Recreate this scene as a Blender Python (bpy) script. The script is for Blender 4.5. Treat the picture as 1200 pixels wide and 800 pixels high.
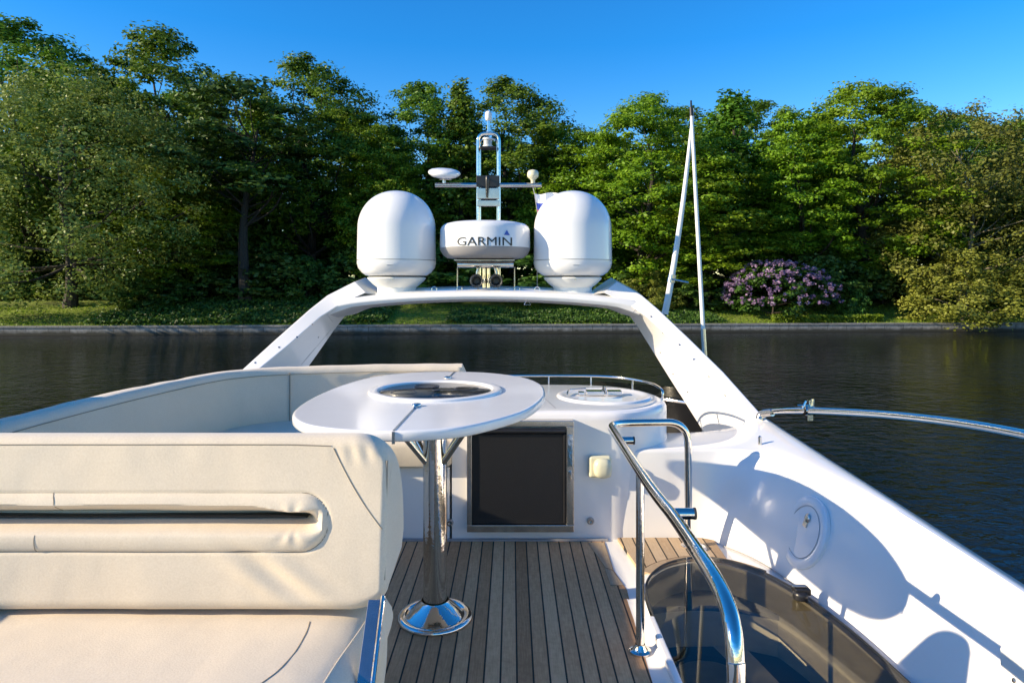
import bpy, math, random
import numpy as np
from mathutils import Vector, Matrix, noise
R = math.radians
PI = math.pi
for o in list(bpy.data.objects): bpy.data.objects.remove(o)
S = bpy.context.scene
COL = S.collection

# ------------------------------------------------------------------ camera, light, exposure
HOR, F, CZ = 333.0, 800.0, 1.15          # horizon row, focal length in photo pixels, eye height above the flybridge deck
cam = bpy.data.cameras.new('camera'); camo = bpy.data.objects.new('camera', cam); COL.objects.link(camo)
camo.location = (0, 0, CZ); camo.rotation_euler = (R(90), 0, 0)
cam.sensor_width = 36; cam.lens = 24; cam.shift_y = -(400-HOR)/1200.0
cam.clip_start = 0.05; cam.clip_end = 3000
S.camera = camo
SUN_AZ, SUN_EL = 75.0, 21.8              # the light travels towards +X (right) and a little away from the camera
W = bpy.data.worlds.new('World'); S.world = W; W.use_nodes = True
wn = W.node_tree.nodes; wl = W.node_tree.links; wn.clear()
sky = wn.new('ShaderNodeTexSky'); sky.sky_type = 'NISHITA'; sky.sun_disc = False
sky.sun_elevation = R(SUN_EL); sky.sun_rotation = R(SUN_AZ+180)
sky.air_density = 1.0; sky.dust_density = 0.1; sky.ozone_density = 4.0; sky.altitude = 0
bg = wn.new('ShaderNodeBackground'); bg.inputs['Strength'].default_value = 0.13
hs = wn.new('ShaderNodeHueSaturation'); hs.inputs['Saturation'].default_value = 1.40; hs.inputs['Hue'].default_value = .512
wo = wn.new('ShaderNodeOutputWorld')
wl.new(sky.outputs[0], hs.inputs['Color']); wl.new(hs.outputs[0], bg.inputs[0]); wl.new(bg.outputs[0], wo.inputs[0])
sl = bpy.data.lights.new('sun', 'SUN'); sl.energy = 3.3; sl.angle = R(0.5); sl.color = (1.0, 0.93, 0.80)
so = bpy.data.objects.new('sun', sl); COL.objects.link(so)
ldir = Vector((math.sin(R(SUN_AZ))*math.cos(R(SUN_EL)), math.cos(R(SUN_AZ))*math.cos(R(SUN_EL)), -math.sin(R(SUN_EL))))
so.rotation_euler = ldir.to_track_quat('-Z', 'Y').to_euler(); so.location = (-20, -8, 12)
S.view_settings.view_transform = 'Standard'; S.view_settings.look = 'None'
S.view_settings.exposure = 1.2; S.view_settings.use_white_balance = True; S.view_settings.white_balance_temperature = 8200; S.view_settings.white_balance_tint = 10
S.view_settings.gamma = 1; S.view_settings.use_curve_mapping = False

def P(x, y, Y):      # photo pixel at a known distance Y -> world point
    return Vector(((x-600)/F*Y, Y, CZ-(y-HOR)/F*Y))
def PZ(x, y, z):     # photo pixel at a known height -> world point
    Y = F*(CZ-z)/(y-HOR); return Vector(((x-600)/F*Y, Y, z))

# ------------------------------------------------------------------ materials
def nodes(m):
    m.use_nodes = True; return m.node_tree.nodes, m.node_tree.links, m.node_tree.nodes['Principled BSDF']
def coords(n, l, scale=(1,1,1), which='Object'):
    tc = n.new('ShaderNodeTexCoord'); mp = n.new('ShaderNodeMapping'); mp.inputs['Scale'].default_value = scale
    l.new(tc.outputs[which], mp.inputs['Vector']); return mp.outputs[0]
def noise_n(n, l, vec, scale, detail=4, rough=.55):
    t = n.new('ShaderNodeTexNoise'); t.inputs['Scale'].default_value = scale; t.inputs['Detail'].default_value = detail
    t.inputs['Roughness'].default_value = rough; l.new(vec, t.inputs['Vector']); return t
def ramp(n, l, fac, stops):
    r = n.new('ShaderNodeValToRGB'); e = r.color_ramp.elements
    e[0].position, e[0].color = stops[0][0], (*stops[0][1], 1); e[1].position, e[1].color = stops[-1][0], (*stops[-1][1], 1)
    for p, c in stops[1:-1]:
        q = e.new(p); q.color = (*c, 1)
    l.new(fac, r.inputs[0]); return r.outputs[0]
def bump(n, l, h, strength, dist, b, prev=None):
    k = n.new('ShaderNodeBump'); k.inputs['Strength'].default_value = strength; k.inputs['Distance'].default_value = dist
    l.new(h, k.inputs['Height'])
    if prev: l.new(prev, k.inputs['Normal'])
    if b: l.new(k.outputs[0], b.inputs['Normal'])
    return k.outputs[0]
def mathn(n, l, op, a, b=None, c=None):
    m = n.new('ShaderNodeMath'); m.operation = op
    for i, v in enumerate((a, b, c)):
        if v is None: continue
        if hasattr(v, 'links'): l.new(v, m.inputs[i])
        else: m.inputs[i].default_value = v
    return m.outputs[0]
def simple(name, col, rough=.4, metal=0, var=.06, sc=6, bmp=0, bsc=40, coat=0, spec=.5):
    m = bpy.data.materials.new(name); n, l, b = nodes(m); v = coords(n, l)
    t = noise_n(n, l, v, sc)
    c0 = tuple(max(0, c*(1-var)) for c in col); c1 = tuple(min(1, c*(1+var)) for c in col)
    l.new(ramp(n, l, t.outputs['Fac'], [(.3, c0), (.7, c1)]), b.inputs['Base Color'])
    b.inputs['Roughness'].default_value = rough; b.inputs['Metallic'].default_value = metal
    b.inputs['Coat Weight'].default_value = coat; b.inputs['Specular IOR Level'].default_value = spec
    if bmp: bump(n, l, noise_n(n, l, v, bsc, 3).outputs['Fac'], bmp, .01, b)
    return m
def gel(name, col=(.85,.825,.79), rough=.22):
    m = bpy.data.materials.new(name); n, l, b = nodes(m); v = coords(n, l)
    t = noise_n(n, l, v, 2.2, 6, .6)
    l.new(ramp(n, l, t.outputs['Fac'], [(.3, tuple(c*.975 for c in col)), (.6, col)]), b.inputs['Base Color'])
    r = n.new('ShaderNodeMapRange'); r.inputs['To Min'].default_value = rough-.03; r.inputs['To Max'].default_value = rough+.05
    l.new(noise_n(n, l, v, 9, 5).outputs['Fac'], r.inputs[0]); l.new(r.outputs[0], b.inputs['Roughness'])
    b.inputs['Coat Weight'].default_value = .35; b.inputs['Coat Roughness'].default_value = .08
    bump(n, l, noise_n(n, l, v, 3.0, 1).outputs['Fac'], .10, .006, b)
    return m
M = {}
M['gel'] = gel('white_gelcoat'); M['gel_grey'] = gel('grey_gelcoat', (.60,.60,.57), .35)
M['dome'] = gel('dome_plastic', (.82,.82,.81), .18); M['cream_gel'] = gel('cream_gelcoat', (.80,.76,.64), .35)
M['chrome'] = simple('polished_steel', (.76,.71,.65), .06, 1, .03, 20, .06, 60)
M['steel_dull'] = simple('brushed_steel', (.54,.51,.48), .25, 1, .08, 30)
M['black'] = simple('black_plastic', (.015,.015,.017), .35, 0, .2, 20)
M['radar_grey'] = simple('radar_base_grey', (.30,.29,.29), .45)
M['white_plastic'] = simple('white_plastic', (.76,.76,.73), .35)
M['cream_plastic'] = simple('aged_plastic', (.66,.63,.46), .3)
M['navy'] = simple('navy_carpet', (.006,.008,.016), .8, 0, .3, 60, .5, 300)
M['seam'] = simple('seam_thread', (.30,.25,.19), .8)
M['tinted'] = simple('tinted_screen', (.006,.006,.007), .3, 0, .1, 5, 0, 0, 0, .15)
M['rubber'] = simple('rubber_trim', (.03,.03,.03), .6)
M['blue'] = simple('blue_print', (.01,.10,.45), .4); M['print'] = simple('black_print', (.02,.025,.03), .4)
M['rope'] = simple('rope', (.35,.35,.36), .8)

def fabric():
    m = bpy.data.materials.new('cream_canvas'); n, l, b = nodes(m); v = coords(n, l)
    a = noise_n(n, l, v, 5, 6, .6); f = noise_n(n, l, v, 260, 2, .5)
    mix = mathn(n, l, 'ADD', mathn(n, l, 'MULTIPLY', a.outputs['Fac'], .35), mathn(n, l, 'MULTIPLY', f.outputs['Fac'], .65))
    l.new(ramp(n, l, mix, [(.32, (.65,.545,.415)), (.5, (.69,.585,.45)), (.68, (.73,.625,.49))]), b.inputs['Base Color'])
    b.inputs['Roughness'].default_value = .85; b.inputs['Sheen Weight'].default_value = .15
    w1 = n.new('ShaderNodeTexWave'); w1.inputs['Scale'].default_value = 220; w1.bands_direction = 'X'; l.new(v, w1.inputs[0])
    w2 = n.new('ShaderNodeTexWave'); w2.inputs['Scale'].default_value = 220; w2.bands_direction = 'Z'; l.new(v, w2.inputs[0])
    n1 = bump(n, l, f.outputs['Fac'], .25, .0012, None)
    n2 = bump(n, l, noise_n(n, l, v, 6, 2, .5).outputs['Fac'], .25, .02, None, n1)
    l.new(n2, b.inputs['Normal'])
    return m
M['fabric'] = fabric()

def teak(name, pitch=.0484, off=0, axis=0, caulk=True, base=((.38,.19,.085), (.56,.30,.145), (.74,.44,.235))):
    m = bpy.data.materials.new(name); n, l, b = nodes(m)
    tc = n.new('ShaderNodeTexCoord'); sp = n.new('ShaderNodeSeparateXYZ'); l.new(tc.outputs['Object'], sp.inputs[0])
    u = mathn(n, l, 'DIVIDE', mathn(n, l, 'ADD', sp.outputs[axis], off), pitch)
    idx = mathn(n, l, 'FLOOR', u); fr = mathn(n, l, 'FRACT', u)
    wnz = n.new('ShaderNodeTexWhiteNoise'); wnz.noise_dimensions = '1D'; l.new(idx, wnz.inputs['W'])
    cb = n.new('ShaderNodeCombineXYZ')
    l.new(mathn(n, l, 'ADD', mathn(n, l, 'MULTIPLY', sp.outputs[axis], 90), mathn(n, l, 'MULTIPLY', wnz.outputs[0], 50)), cb.inputs[0])
    l.new(mathn(n, l, 'MULTIPLY', sp.outputs[1-axis], 5), cb.inputs[1])
    g = noise_n(n, l, cb.outputs[0], 2.2, 6, .65)
    big = noise_n(n, l, tc.outputs['Object'], 2.4, 4)
    fine = noise_n(n, l, tc.outputs['Object'], 45, 4, .7)
    f = mathn(n, l, 'ADD', mathn(n, l, 'MULTIPLY', g.outputs['Fac'], .42), mathn(n, l, 'MULTIPLY', wnz.outputs[0], .24))
    f = mathn(n, l, 'ADD', f, mathn(n, l, 'MULTIPLY', big.outputs['Fac'], .20)); f = mathn(n, l, 'ADD', f, mathn(n, l, 'MULTIPLY', fine.outputs['Fac'], .22))
    c = ramp(n, l, f, [(.38, base[0]), (.53, base[1]), (.68, base[2])])
    if caulk:
        msk = mathn(n, l, 'LESS_THAN', mathn(n, l, 'ABSOLUTE', mathn(n, l, 'SUBTRACT', fr, .5)), .5-.0028/pitch)
        mx = n.new('ShaderNodeMix'); mx.data_type = 'RGBA'; l.new(msk, mx.inputs[0]); mx.inputs[6].default_value = (.012,.011,.010,1); l.new(c, mx.inputs[7])
        c = mx.outputs[2]
        h = mathn(n, l, 'ADD', mathn(n, l, 'MULTIPLY', g.outputs['Fac'], .25), msk)
    else: h = g.outputs['Fac']
    l.new(c, b.inputs['Base Color']); b.inputs['Roughness'].default_value = .75
    bump(n, l, h, .5, .0012, b)
    return m
M['teak'] = teak('teak_deck', off=.009)
M['teak_lit'] = teak('teak_side', .052, .02, base=((.34,.22,.13), (.45,.31,.19), (.55,.40,.26)))  # sunlit copy of the deck teak; the shaded deck has its own tones
M['teak_margin'] = teak('teak_margin', .9, .1, caulk=False, base=((.30,.20,.12), (.40,.28,.175), (.50,.37,.24)))

def glass(name, tint, gl=.08, rough=.02):
    m = bpy.data.materials.new(name); m.use_nodes = True; n = m.node_tree.nodes; l = m.node_tree.links; n.clear()
    o = n.new('ShaderNodeOutputMaterial'); t = n.new('ShaderNodeBsdfTransparent'); g = n.new('ShaderNodeBsdfGlossy')
    v = coords(n, l); r = ramp(n, l, noise_n(n, l, v, 14, 5).outputs['Fac'], [(.3, tuple(c*.88 for c in tint)), (.7, tint)])
    l.new(r, t.inputs[0]); g.inputs['Roughness'].default_value = rough
    ge = n.new('ShaderNodeNewGeometry'); dt = n.new('ShaderNodeVectorMath'); dt.operation = 'DOT_PRODUCT'
    l.new(ge.outputs['Incoming'], dt.inputs[0]); l.new(ge.outputs['Normal'], dt.inputs[1])
    om = mathn(n, l, 'SUBTRACT', 1.0, mathn(n, l, 'ABSOLUTE', dt.outputs['Value']))
    fzo = mathn(n, l, 'MULTIPLY_ADD', mathn(n, l, 'POWER', om, 5.0), .90, .022)
    mx = n.new('ShaderNodeMixShader'); l.new(fzo, mx.inputs[0]); l.new(t.outputs[0], mx.inputs[1]); l.new(g.outputs[0], mx.inputs[2])
    l.new(mx.outputs[0], o.inputs[0]); return m
M['smoke'] = glass('smoked_acrylic', (.64,.62,.57)); M['clear'] = glass('clear_lens', (.85,.85,.85))
M['black_glass'] = simple('black_glass', (.004,.004,.005), .12, 0, .1, 5, 0, 0, 0, .10)
M['mesh_black'] = simple('black_mesh_screen', (.004,.004,.0055), .5, 0, .2, 90, .3, 400)

def water():
    m = bpy.data.materials.new('dark_river_water'); n, l, b = nodes(m)
    v = coords(n, l, (1.0, 1.25, 1))
    b.inputs['Base Color'].default_value = (.0035,.0040,.0035,1); b.inputs['Roughness'].default_value = .02; b.inputs['IOR'].default_value = 1.33; b.inputs['Specular IOR Level'].default_value = .27
    t1 = noise_n(n, l, v, .55, 3, .5); t2 = noise_n(n, l, v, 2.1, 4, .6); t3 = noise_n(n, l, v, 7.0, 2, .5)
    for t in (t1, t2): t.inputs['Distortion'].default_value = .6
    gust = ramp(n, l, noise_n(n, l, v, .045, 2).outputs['Fac'], [(.35, (.55,.55,.55)), (.65, (1,1,1))])
    k1 = bump(n, l, t1.outputs['Fac'], 1, .065, None); k2 = bump(n, l, t2.outputs['Fac'], 1, .068, None, k1); kk = bump(n, l, t3.outputs['Fac'], 1, .011, b, k2)
    for q in [x for x in n if x.type == 'BUMP']: l.new(gust, q.inputs['Strength'])
    return m
M['water'] = water()
def ground_mat():
    m = bpy.data.materials.new('park_grass_ground'); n, l, b = nodes(m); v = coords(n, l)
    a = noise_n(n, l, v, .35, 5); f = noise_n(n, l, v, 6, 5, .7)
    fac = mathn(n, l, 'ADD', mathn(n, l, 'MULTIPLY', a.outputs['Fac'], .5), mathn(n, l, 'MULTIPLY', f.outputs['Fac'], .5))
    l.new(ramp(n, l, fac, [(.36, (.09,.07,.025)), (.47, (.14,.20,.022)), (.62, (.26,.33,.04))]), b.inputs['Base Color'])
    b.inputs['Roughness'].default_value = .9; bump(n, l, f.outputs['Fac'], 1, .12, b)
    return m
M['ground'] = ground_mat()
def stone():
    m = bpy.data.materials.new('granite_quay'); n, l, b = nodes(m); v = coords(n, l)
    br = n.new('ShaderNodeTexBrick'); br.inputs['Scale'].default_value = 1; br.inputs['Brick Width'].default_value = 1.9; br.inputs['Row Height'].default_value = .55
    br.inputs['Mortar Size'].default_value = .02; br.inputs['Color1'].default_value = (.24,.235,.23,1); br.inputs['Color2'].default_value = (.34,.33,.32,1); br.inputs['Mortar'].default_value = (.06,.06,.055,1)
    mp = coords(n, l); rot = n.new('ShaderNodeMapping'); rot.inputs['Rotation'].default_value = (R(90), 0, 0); l.new(mp, rot.inputs[0]); l.new(rot.outputs[0], br.inputs['Vector'])
    mx = n.new('ShaderNodeMix'); mx.data_type = 'RGBA'; mx.blend_type = 'MULTIPLY'; mx.inputs[0].default_value = .8
    l.new(br.outputs[0], mx.inputs[6]); l.new(ramp(n, l, noise_n(n, l, v, 2.5, 6, .7).outputs['Fac'], [(.3,(.35,.35,.33)), (.65,(1,1,1))]), mx.inputs[7])
    sz_ = n.new('ShaderNodeSeparateXYZ'); l.new(v, sz_.inputs[0]); zn = mathn(n, l, 'ADD', sz_.outputs[2], mathn(n, l, 'MULTIPLY', noise_n(n, l, v, 1.1, 4).outputs['Fac'], .5))
    mr = n.new('ShaderNodeMapRange'); mr.inputs['From Min'].default_value = -3.05; mr.inputs['From Max'].default_value = -2.75; l.new(zn, mr.inputs[0])
    m2 = n.new('ShaderNodeMix'); m2.data_type = 'RGBA'; l.new(mr.outputs[0], m2.inputs[0]); m2.inputs[6].default_value = (.035,.034,.026,1); l.new(mx.outputs[2], m2.inputs[7])
    l.new(m2.outputs[2], b.inputs['Base Color']); b.inputs['Roughness'].default_value = .85
    bump(n, l, noise_n(n, l, v, 9, 5).outputs['Fac'], .6, .05, b)
    return m
M['stone'] = stone()
def leafmat(name, c0, c1, c2, trans=.35):
    m = bpy.data.materials.new(name); m.use_nodes = True; n = m.node_tree.nodes; l = m.node_tree.links; n.clear()
    at = n.new('ShaderNodeAttribute'); at.attribute_name = 'tint'
    c = ramp(n, l, at.outputs['Fac'], [(0, c0), (.5, c1), (1, c2)])
    oi = n.new('ShaderNodeObjectInfo'); h = n.new('ShaderNodeHueSaturation')
    l.new(mathn(n, l, 'ADD', mathn(n, l, 'MULTIPLY', oi.outputs['Random'], .03), .485), h.inputs['Hue'])
    l.new(mathn(n, l, 'ADD', mathn(n, l, 'MULTIPLY', oi.outputs['Random'], .3), .85), h.inputs['Value']); l.new(c, h.inputs['Color'])
    d = n.new('ShaderNodeBsdfPrincipled'); d.inputs['Roughness'].default_value = .5; d.inputs['Specular IOR Level'].default_value = .3
    t = n.new('ShaderNodeBsdfTranslucent'); mx = n.new('ShaderNodeMixShader'); mx.inputs[0].default_value = trans
    l.new(h.outputs[0], d.inputs['Base Color']); l.new(h.outputs[0], t.inputs[0])
    l.new(d.outputs[0], mx.inputs[1]); l.new(t.outputs[0], mx.inputs[2])
    o = n.new('ShaderNodeOutputMaterial'); l.new(mx.outputs[0], o.inputs[0]); return m
M['leaf_maple'] = leafmat('maple_leaves', (0.051,0.119,0.012), (0.107,0.223,0.019), (0.194,0.331,0.031))
M['leaf_lime'] = leafmat('lime_leaves', (0.081,0.153,0.009), (0.148,0.267,0.015), (0.250,0.363,0.026))
M['leaf_willow'] = leafmat('willow_leaves', (0.113,0.172,0.031), (0.200,0.275,0.054), (0.312,0.395,0.096), .3)
M['leaf_bush'] = leafmat('willow_shrub_leaves', (0.131,0.170,0.024), (0.238,0.287,0.048), (0.356,0.405,0.083), .35)
M['leaf_hedge'] = leafmat('hedge_leaves', (.08,.15,.01), (.15,.25,.02), (.24,.34,.03), .4)
M['leaf_olive'] = leafmat('olive_leaves', (0.087,0.100,0.019), (0.144,0.164,0.030), (0.213,0.233,0.048), .3)
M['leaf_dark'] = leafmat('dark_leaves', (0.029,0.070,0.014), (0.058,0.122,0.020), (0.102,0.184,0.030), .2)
M['leaf_cover'] = leafmat('ground_cover_leaves', (0.024,0.066,0.012), (0.048,0.120,0.018), (0.084,0.180,0.024), .25)
M['petal'] = leafmat('lilac_petals', (.20,.11,.24), (.34,.22,.38), (.52,.38,.52), .3)
M['bark'] = simple('bark', (.045,.036,.028), .9, 0, .35, 12, .8, 20)
M['bark_pale'] = simple('pale_bark', (.22,.19,.13), .9, 0, .3, 12, .8, 20)

# ------------------------------------------------------------------ mesh helpers
class MB:
    def __init__(s): s.v = []; s.f = []
    def add(s, vs, fs):
        k = len(s.v); s.v += [tuple(p) for p in vs]; s.f += [tuple(i+k for i in f) for f in fs]; return s
    def rings(s, rings, closed=True, cap0=True, cap1=True):
        n = len(rings[0]); k = len(s.v)
        for r in rings: s.v += [tuple(p) for p in r]
        for i in range(len(rings)-1):
            for j in range(n if closed else n-1):
                a = k+i*n+j; b = k+i*n+(j+1) % n; s.f.append((a, b, b+n, a+n))
        if cap0: s.f.append(tuple(k+j for j in reversed(range(n))))
        if cap1: s.f.append(tuple(k+(len(rings)-1)*n+j for j in range(n)))
        return s
    def box(s, lo, hi):
        x0, y0, z0 = lo; x1, y1, z1 = hi
        return s.add([(x0,y0,z0),(x1,y0,z0),(x1,y1,z0),(x0,y1,z0),(x0,y0,z1),(x1,y0,z1),(x1,y1,z1),(x0,y1,z1)],
                     [(0,3,2,1),(4,5,6,7),(0,1,5,4),(1,2,6,5),(2,3,7,6),(3,0,4,7)])
    def tube(s, path, r, n=16, smooth=0, cap=True):
        path = [Vector(p) for p in path]; rs = r if isinstance(r, (list, tuple)) else [r]*len(path)
        if smooth: path, rs = catmull(path, rs, smooth)
        d = [(path[min(i+1, len(path)-1)]-path[max(i-1, 0)]).normalized() for i in range(len(path))]
        up = Vector((0,0,1)) if abs(d[0].z) < .9 else Vector((1,0,0))
        u = d[0].cross(up).normalized(); out = []
        for p, t, q in zip(path, d, rs):
            u = (u-t*u.dot(t)).normalized(); w = t.cross(u)
            out.append([p+u*math.cos(a)*q+w*math.sin(a)*q for a in [2*PI*k/n for k in range(n)]])
        return s.rings(out, True, cap, cap)
    def lathe(s, prof, c=(0,0,0), n=40, axis='Z', cap0=True, cap1=True):
        c = Vector(c); out = []
        for r, h in prof:
            ring = []
            for k in range(n):
                a = 2*PI*k/n; p = (r*math.cos(a), r*math.sin(a), h)
                if axis == 'Y': p = (p[0], h, -p[1])
                if axis == 'X': p = (h, p[0], p[1])
                ring.append(c+Vector(p))
            out.append(ring)
        return s.rings(out, True, cap0, cap1)
    def prism(s, poly, z0, z1):
        return s.rings([[(x, y, z0) for x, y in poly], [(x, y, z1) for x, y in poly]])
    def build(s, name, mat, parent=None, bevel=0, seg=3, ang=35, sub=0):
        me = bpy.data.meshes.new(name); me.from_pydata(s.v, [], s.f); me.validate()
        import bmesh
        b = bmesh.new(); b.from_mesh(me); bmesh.ops.recalc_face_normals(b, faces=b.faces); b.to_mesh(me); b.free()
        me.polygons.foreach_set('use_smooth', [True]*len(me.polygons)); me.set_sharp_from_angle(angle=R(ang))
        o = bpy.data.objects.new(name, me); COL.objects.link(o)
        if mat: me.materials.append(M[mat] if isinstance(mat, str) else mat)
        if parent:
            o.parent = parent; root = parent
            while root.parent: root = root.parent
            o.matrix_parent_inverse = Matrix.Identity(4)
            off = Vector((0,0,0)); q = parent
            while q: off += q.location; q = q.parent
            me.transform(Matrix.Translation(-off))
        if bevel:
            bv = o.modifiers.new('bevel', 'BEVEL'); bv.width = bevel; bv.segments = seg; bv.limit_method = 'ANGLE'; bv.angle_limit = R(35); bv.harden_normals = False
            me.set_sharp_from_angle(angle=R(180))
            wn_ = o.modifiers.new('wn', 'WEIGHTED_NORMAL'); wn_.keep_sharp = True
        if sub:
            sb = o.modifiers.new('sub', 'SUBSURF'); sb.levels = sub; sb.render_levels = sub
        return o
def catmull(path, rs, k):
    out, ro = [], []; n = len(path)
    for i in range(n-1):
        p0, p1, p2, p3 = path[max(i-1, 0)], path[i], path[i+1], path[min(i+2, n-1)]
        for j in range(k):
            t = j/k
            out.append(.5*((2*p1)+(p2-p0)*t+(2*p0-5*p1+4*p2-p3)*t*t+(3*p1-p0-3*p2+p3)*t**3)); ro.append(rs[i]*(1-t)+rs[i+1]*t)
    out.append(path[-1]); ro.append(rs[-1]); return out, ro
def cat2(pts, k=6, closed=False):
    v = [Vector((*p, 0)) if len(p) == 2 else Vector(p) for p in pts]
    if closed:
        m = len(v); w = v[-2:]+v+v[:2]; o, _ = catmull(w, [0]*len(w), k); o = o[2*k:(2+m)*k]
    else: o, _ = catmull(v, [0]*len(v), k)
    return [tuple(p)[:len(pts[0])] for p in o]
def rounded(path, rad, k=6):       # polyline with its corners replaced by arcs
    path = [Vector(p) for p in path]; out = [path[0]]
    for i in range(1, len(path)-1):
        a, b, c = path[i-1], path[i], path[i+1]; r = min(rad, (a-b).length*.49, (c-b).length*.49)
        p, q = b+(a-b).normalized()*r, b+(c-b).normalized()*r
        for j in range(k+1):
            t = j/k; out.append(p*(1-t)**2+b*2*t*(1-t)+q*t*t)
    out.append(path[-1]); return out
def tag(o, label=None, cat=None, group=None, kind=None):
    if label: o['label'] = label
    if cat: o['category'] = cat
    if group: o['group'] = group
    if kind: o['kind'] = kind
    return o
def thing(name, loc, label, cat, group=None):
    o = bpy.data.objects.new(name, None); COL.objects.link(o); o.location = loc; o.empty_display_size = .2
    return tag(o, label, cat, group)
def nz(x, y, z, s=1.0): return noise.noise(Vector((x*s, y*s, z*s)))

# ------------------------------------------------------------------ water, quay and park
WZ = -3.45
def shore(x): return 64+.06*x
def ground_z(x, y):
    d = y-shore(x)
    t = min(max(d/13.0, 0), 1); z = -2.66+2.0*(t*t*(3-2*t))+.015*max(d-13, 0)
    return z+.25*nz(x, y, 0, .12)*min(1, d/3)
mb = MB(); mb.add([(-700,-700,WZ),(700,-700,WZ),(700,130,WZ),(-700,130,WZ)], [(0,1,2,3)])
tag(mb.build('water', 'water'), 'dark rippled river water between the yacht and the park bank', 'water', kind='structure')
mb = MB(); xs = list(np.linspace(-500, -90, 12))+list(np.linspace(-86, 100, 120))+list(np.linspace(110, 500, 12))
ds = [0.3,.8,1.5,2.5,3.5,4.5,6,7.5,9,11,13,16,20,26,34,50,80,160,400,900]
V = []; 
for x in xs: V.append([(x, shore(x)+d, ground_z(x, shore(x)+d)) for d in ds])
mb.rings(V, False, False, False)
tag(mb.build('ground', 'ground'), 'grassy park bank rising behind the granite quay', 'ground', kind='structure')
mb = MB(); rr = []
for x in xs:
    y = shore(x); rr.append([(x, y, WZ-2), (x, y, -2.82), (x, y-.06, -2.80), (x, y-.06, -2.62), (x, y+.62, -2.62), (x, y+.62, WZ-2)])
mb.rings(rr, True, True, True)
tag(mb.build('quay_wall', 'stone', ang=25), 'long low granite embankment wall along the far bank', 'wall')

# ------------------------------------------------------------------ foliage
rng = np.random.default_rng(7)
def leaf_mesh(name, pos, nrm, size, tint, mat, aspect=.7):
    N = len(pos); nrm = nrm/np.linalg.norm(nrm, axis=1, keepdims=True)
    rv = rng.normal(size=(N, 3)); a = np.cross(nrm, rv); a /= np.linalg.norm(a, axis=1, keepdims=True); b = np.cross(nrm, a)
    s = size[:, None]
    # a folded leaf spray: four corners, two of them bent off the plane
    q = np.stack([pos-a*s*.6, pos+b*s*aspect*.5+nrm*s*.12, pos+a*s*.6, pos-b*s*aspect*.5+nrm*s*.12], 1).reshape(-1, 3)
    me = bpy.data.meshes.new(name); me.vertices.add(4*N); me.vertices.foreach_set('co', q.astype(np.float32).ravel())
    me.loops.add(4*N); me.loops.foreach_set('vertex_index', np.arange(4*N, dtype=np.int32))
    me.polygons.add(N); me.polygons.foreach_set('loop_start', np.arange(0, 4*N, 4, dtype=np.int32)); me.polygons.foreach_set('loop_total', np.full(N, 4, np.int32))
    at = me.attributes.new('tint', 'FLOAT', 'POINT'); at.data.foreach_set('value', np.repeat(tint, 4).astype(np.float32))
    me.update(); me.validate(); me.materials.append(M[mat]); return me
def crown(name, prof, H, clumps, crad, per, leaf, mat, seed, flat=.7, droop=0, lob=.35, inner=.45):
    """leaf sprays gathered in clumps spread through the crown's volume; prof: (height fraction, radius in m)"""
    global rng
    rng = np.random.default_rng(seed); hs_ = np.array([p[0] for p in prof]); rs_ = np.array([p[1] for p in prof])
    C = []
    while len(C) < clumps:
        h = rng.uniform(hs_[0], hs_[-1]); r = np.interp(h, hs_, rs_)
        if rng.uniform() > (r/rs_.max())**.8+.05: continue
        a = rng.uniform(0, 2*PI)
        r *= 1+lob*noise.noise(Vector((math.cos(a)*1.3+seed, math.sin(a)*1.3, h*5)))*1.6
        k = r*(inner+(1-inner)*rng.uniform()**.6)
        C.append((k*math.cos(a), k*math.sin(a), h*H))
    C = np.array(C); cr = crad*rng.uniform(.6, 1.35, len(C)); ct = rng.uniform(0, 1, len(C))
    idx = np.repeat(np.arange(len(C)), per); N = len(idx)
    d = rng.normal(size=(N, 3)); d /= np.linalg.norm(d, axis=1, keepdims=True)
    rad = (rng.uniform(size=N)**.5)*cr[idx]*.92
    # ragged clumps: the radius changes with direction
    rad *= 1+.28*np.sin(d[:,0]*4+idx*1.7)*np.cos(d[:,1]*5+idx)
    off = d*rad[:, None]*np.array([1, 1, flat]); off[:, 2] -= droop*rng.uniform(0, 1, N)**2*cr[idx]*2
    pos = C[idx]+off
    out = C[idx]*np.array([1,1,0]); out /= (np.linalg.norm(out, axis=1, keepdims=True)+1e-5)
    nr = d*.6+out*.35+np.array([0,0,.45])+rng.normal(size=(N, 3))*.45
    tint = np.clip(ct[idx]*.55+rng.uniform(0, .45, N), 0, 1)
    return leaf_mesh(name, pos, nr, leaf*rng.uniform(.55, 1.3, N), tint, mat), C
def trunk_mesh(C, H, r0, seed, nl=16, lean=.02, hi=.82, split=.25):
    rnd = random.Random(seed); mb = MB(); pts = []; n = 9
    for i in range(n+1):
        t = i/n; pts.append(Vector((math.sin(t*4+seed)*H*lean*t*2, math.cos(t*3+seed)*H*lean*t*2, H*hi*t-.6)))
    mb.tube(pts, [r0*(1.35 if i == 0 else 1)*(1-.85*i/n) for i in range(n+1)], 9, 3)
    order = list(range(len(C))); rnd.shuffle(order)
    for k in order[:nl]:
        c = Vector(C[k]); t = max(split, min(.92, (c.z/H-.14)/hi)); i = t*n; j = int(i); s = pts[j].lerp(pts[min(j+1, n)], i-j)
        m = s.lerp(c, .5)+Vector((rnd.uniform(-.5,.5), rnd.uniform(-.5,.5), -.06*(c-s).length))
        r = r0*(1-.85*t)*.5; mb.tube([s, m, c], [r, r*.6, r*.18], 6, 4)
    return mb
KIND = {}
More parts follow.
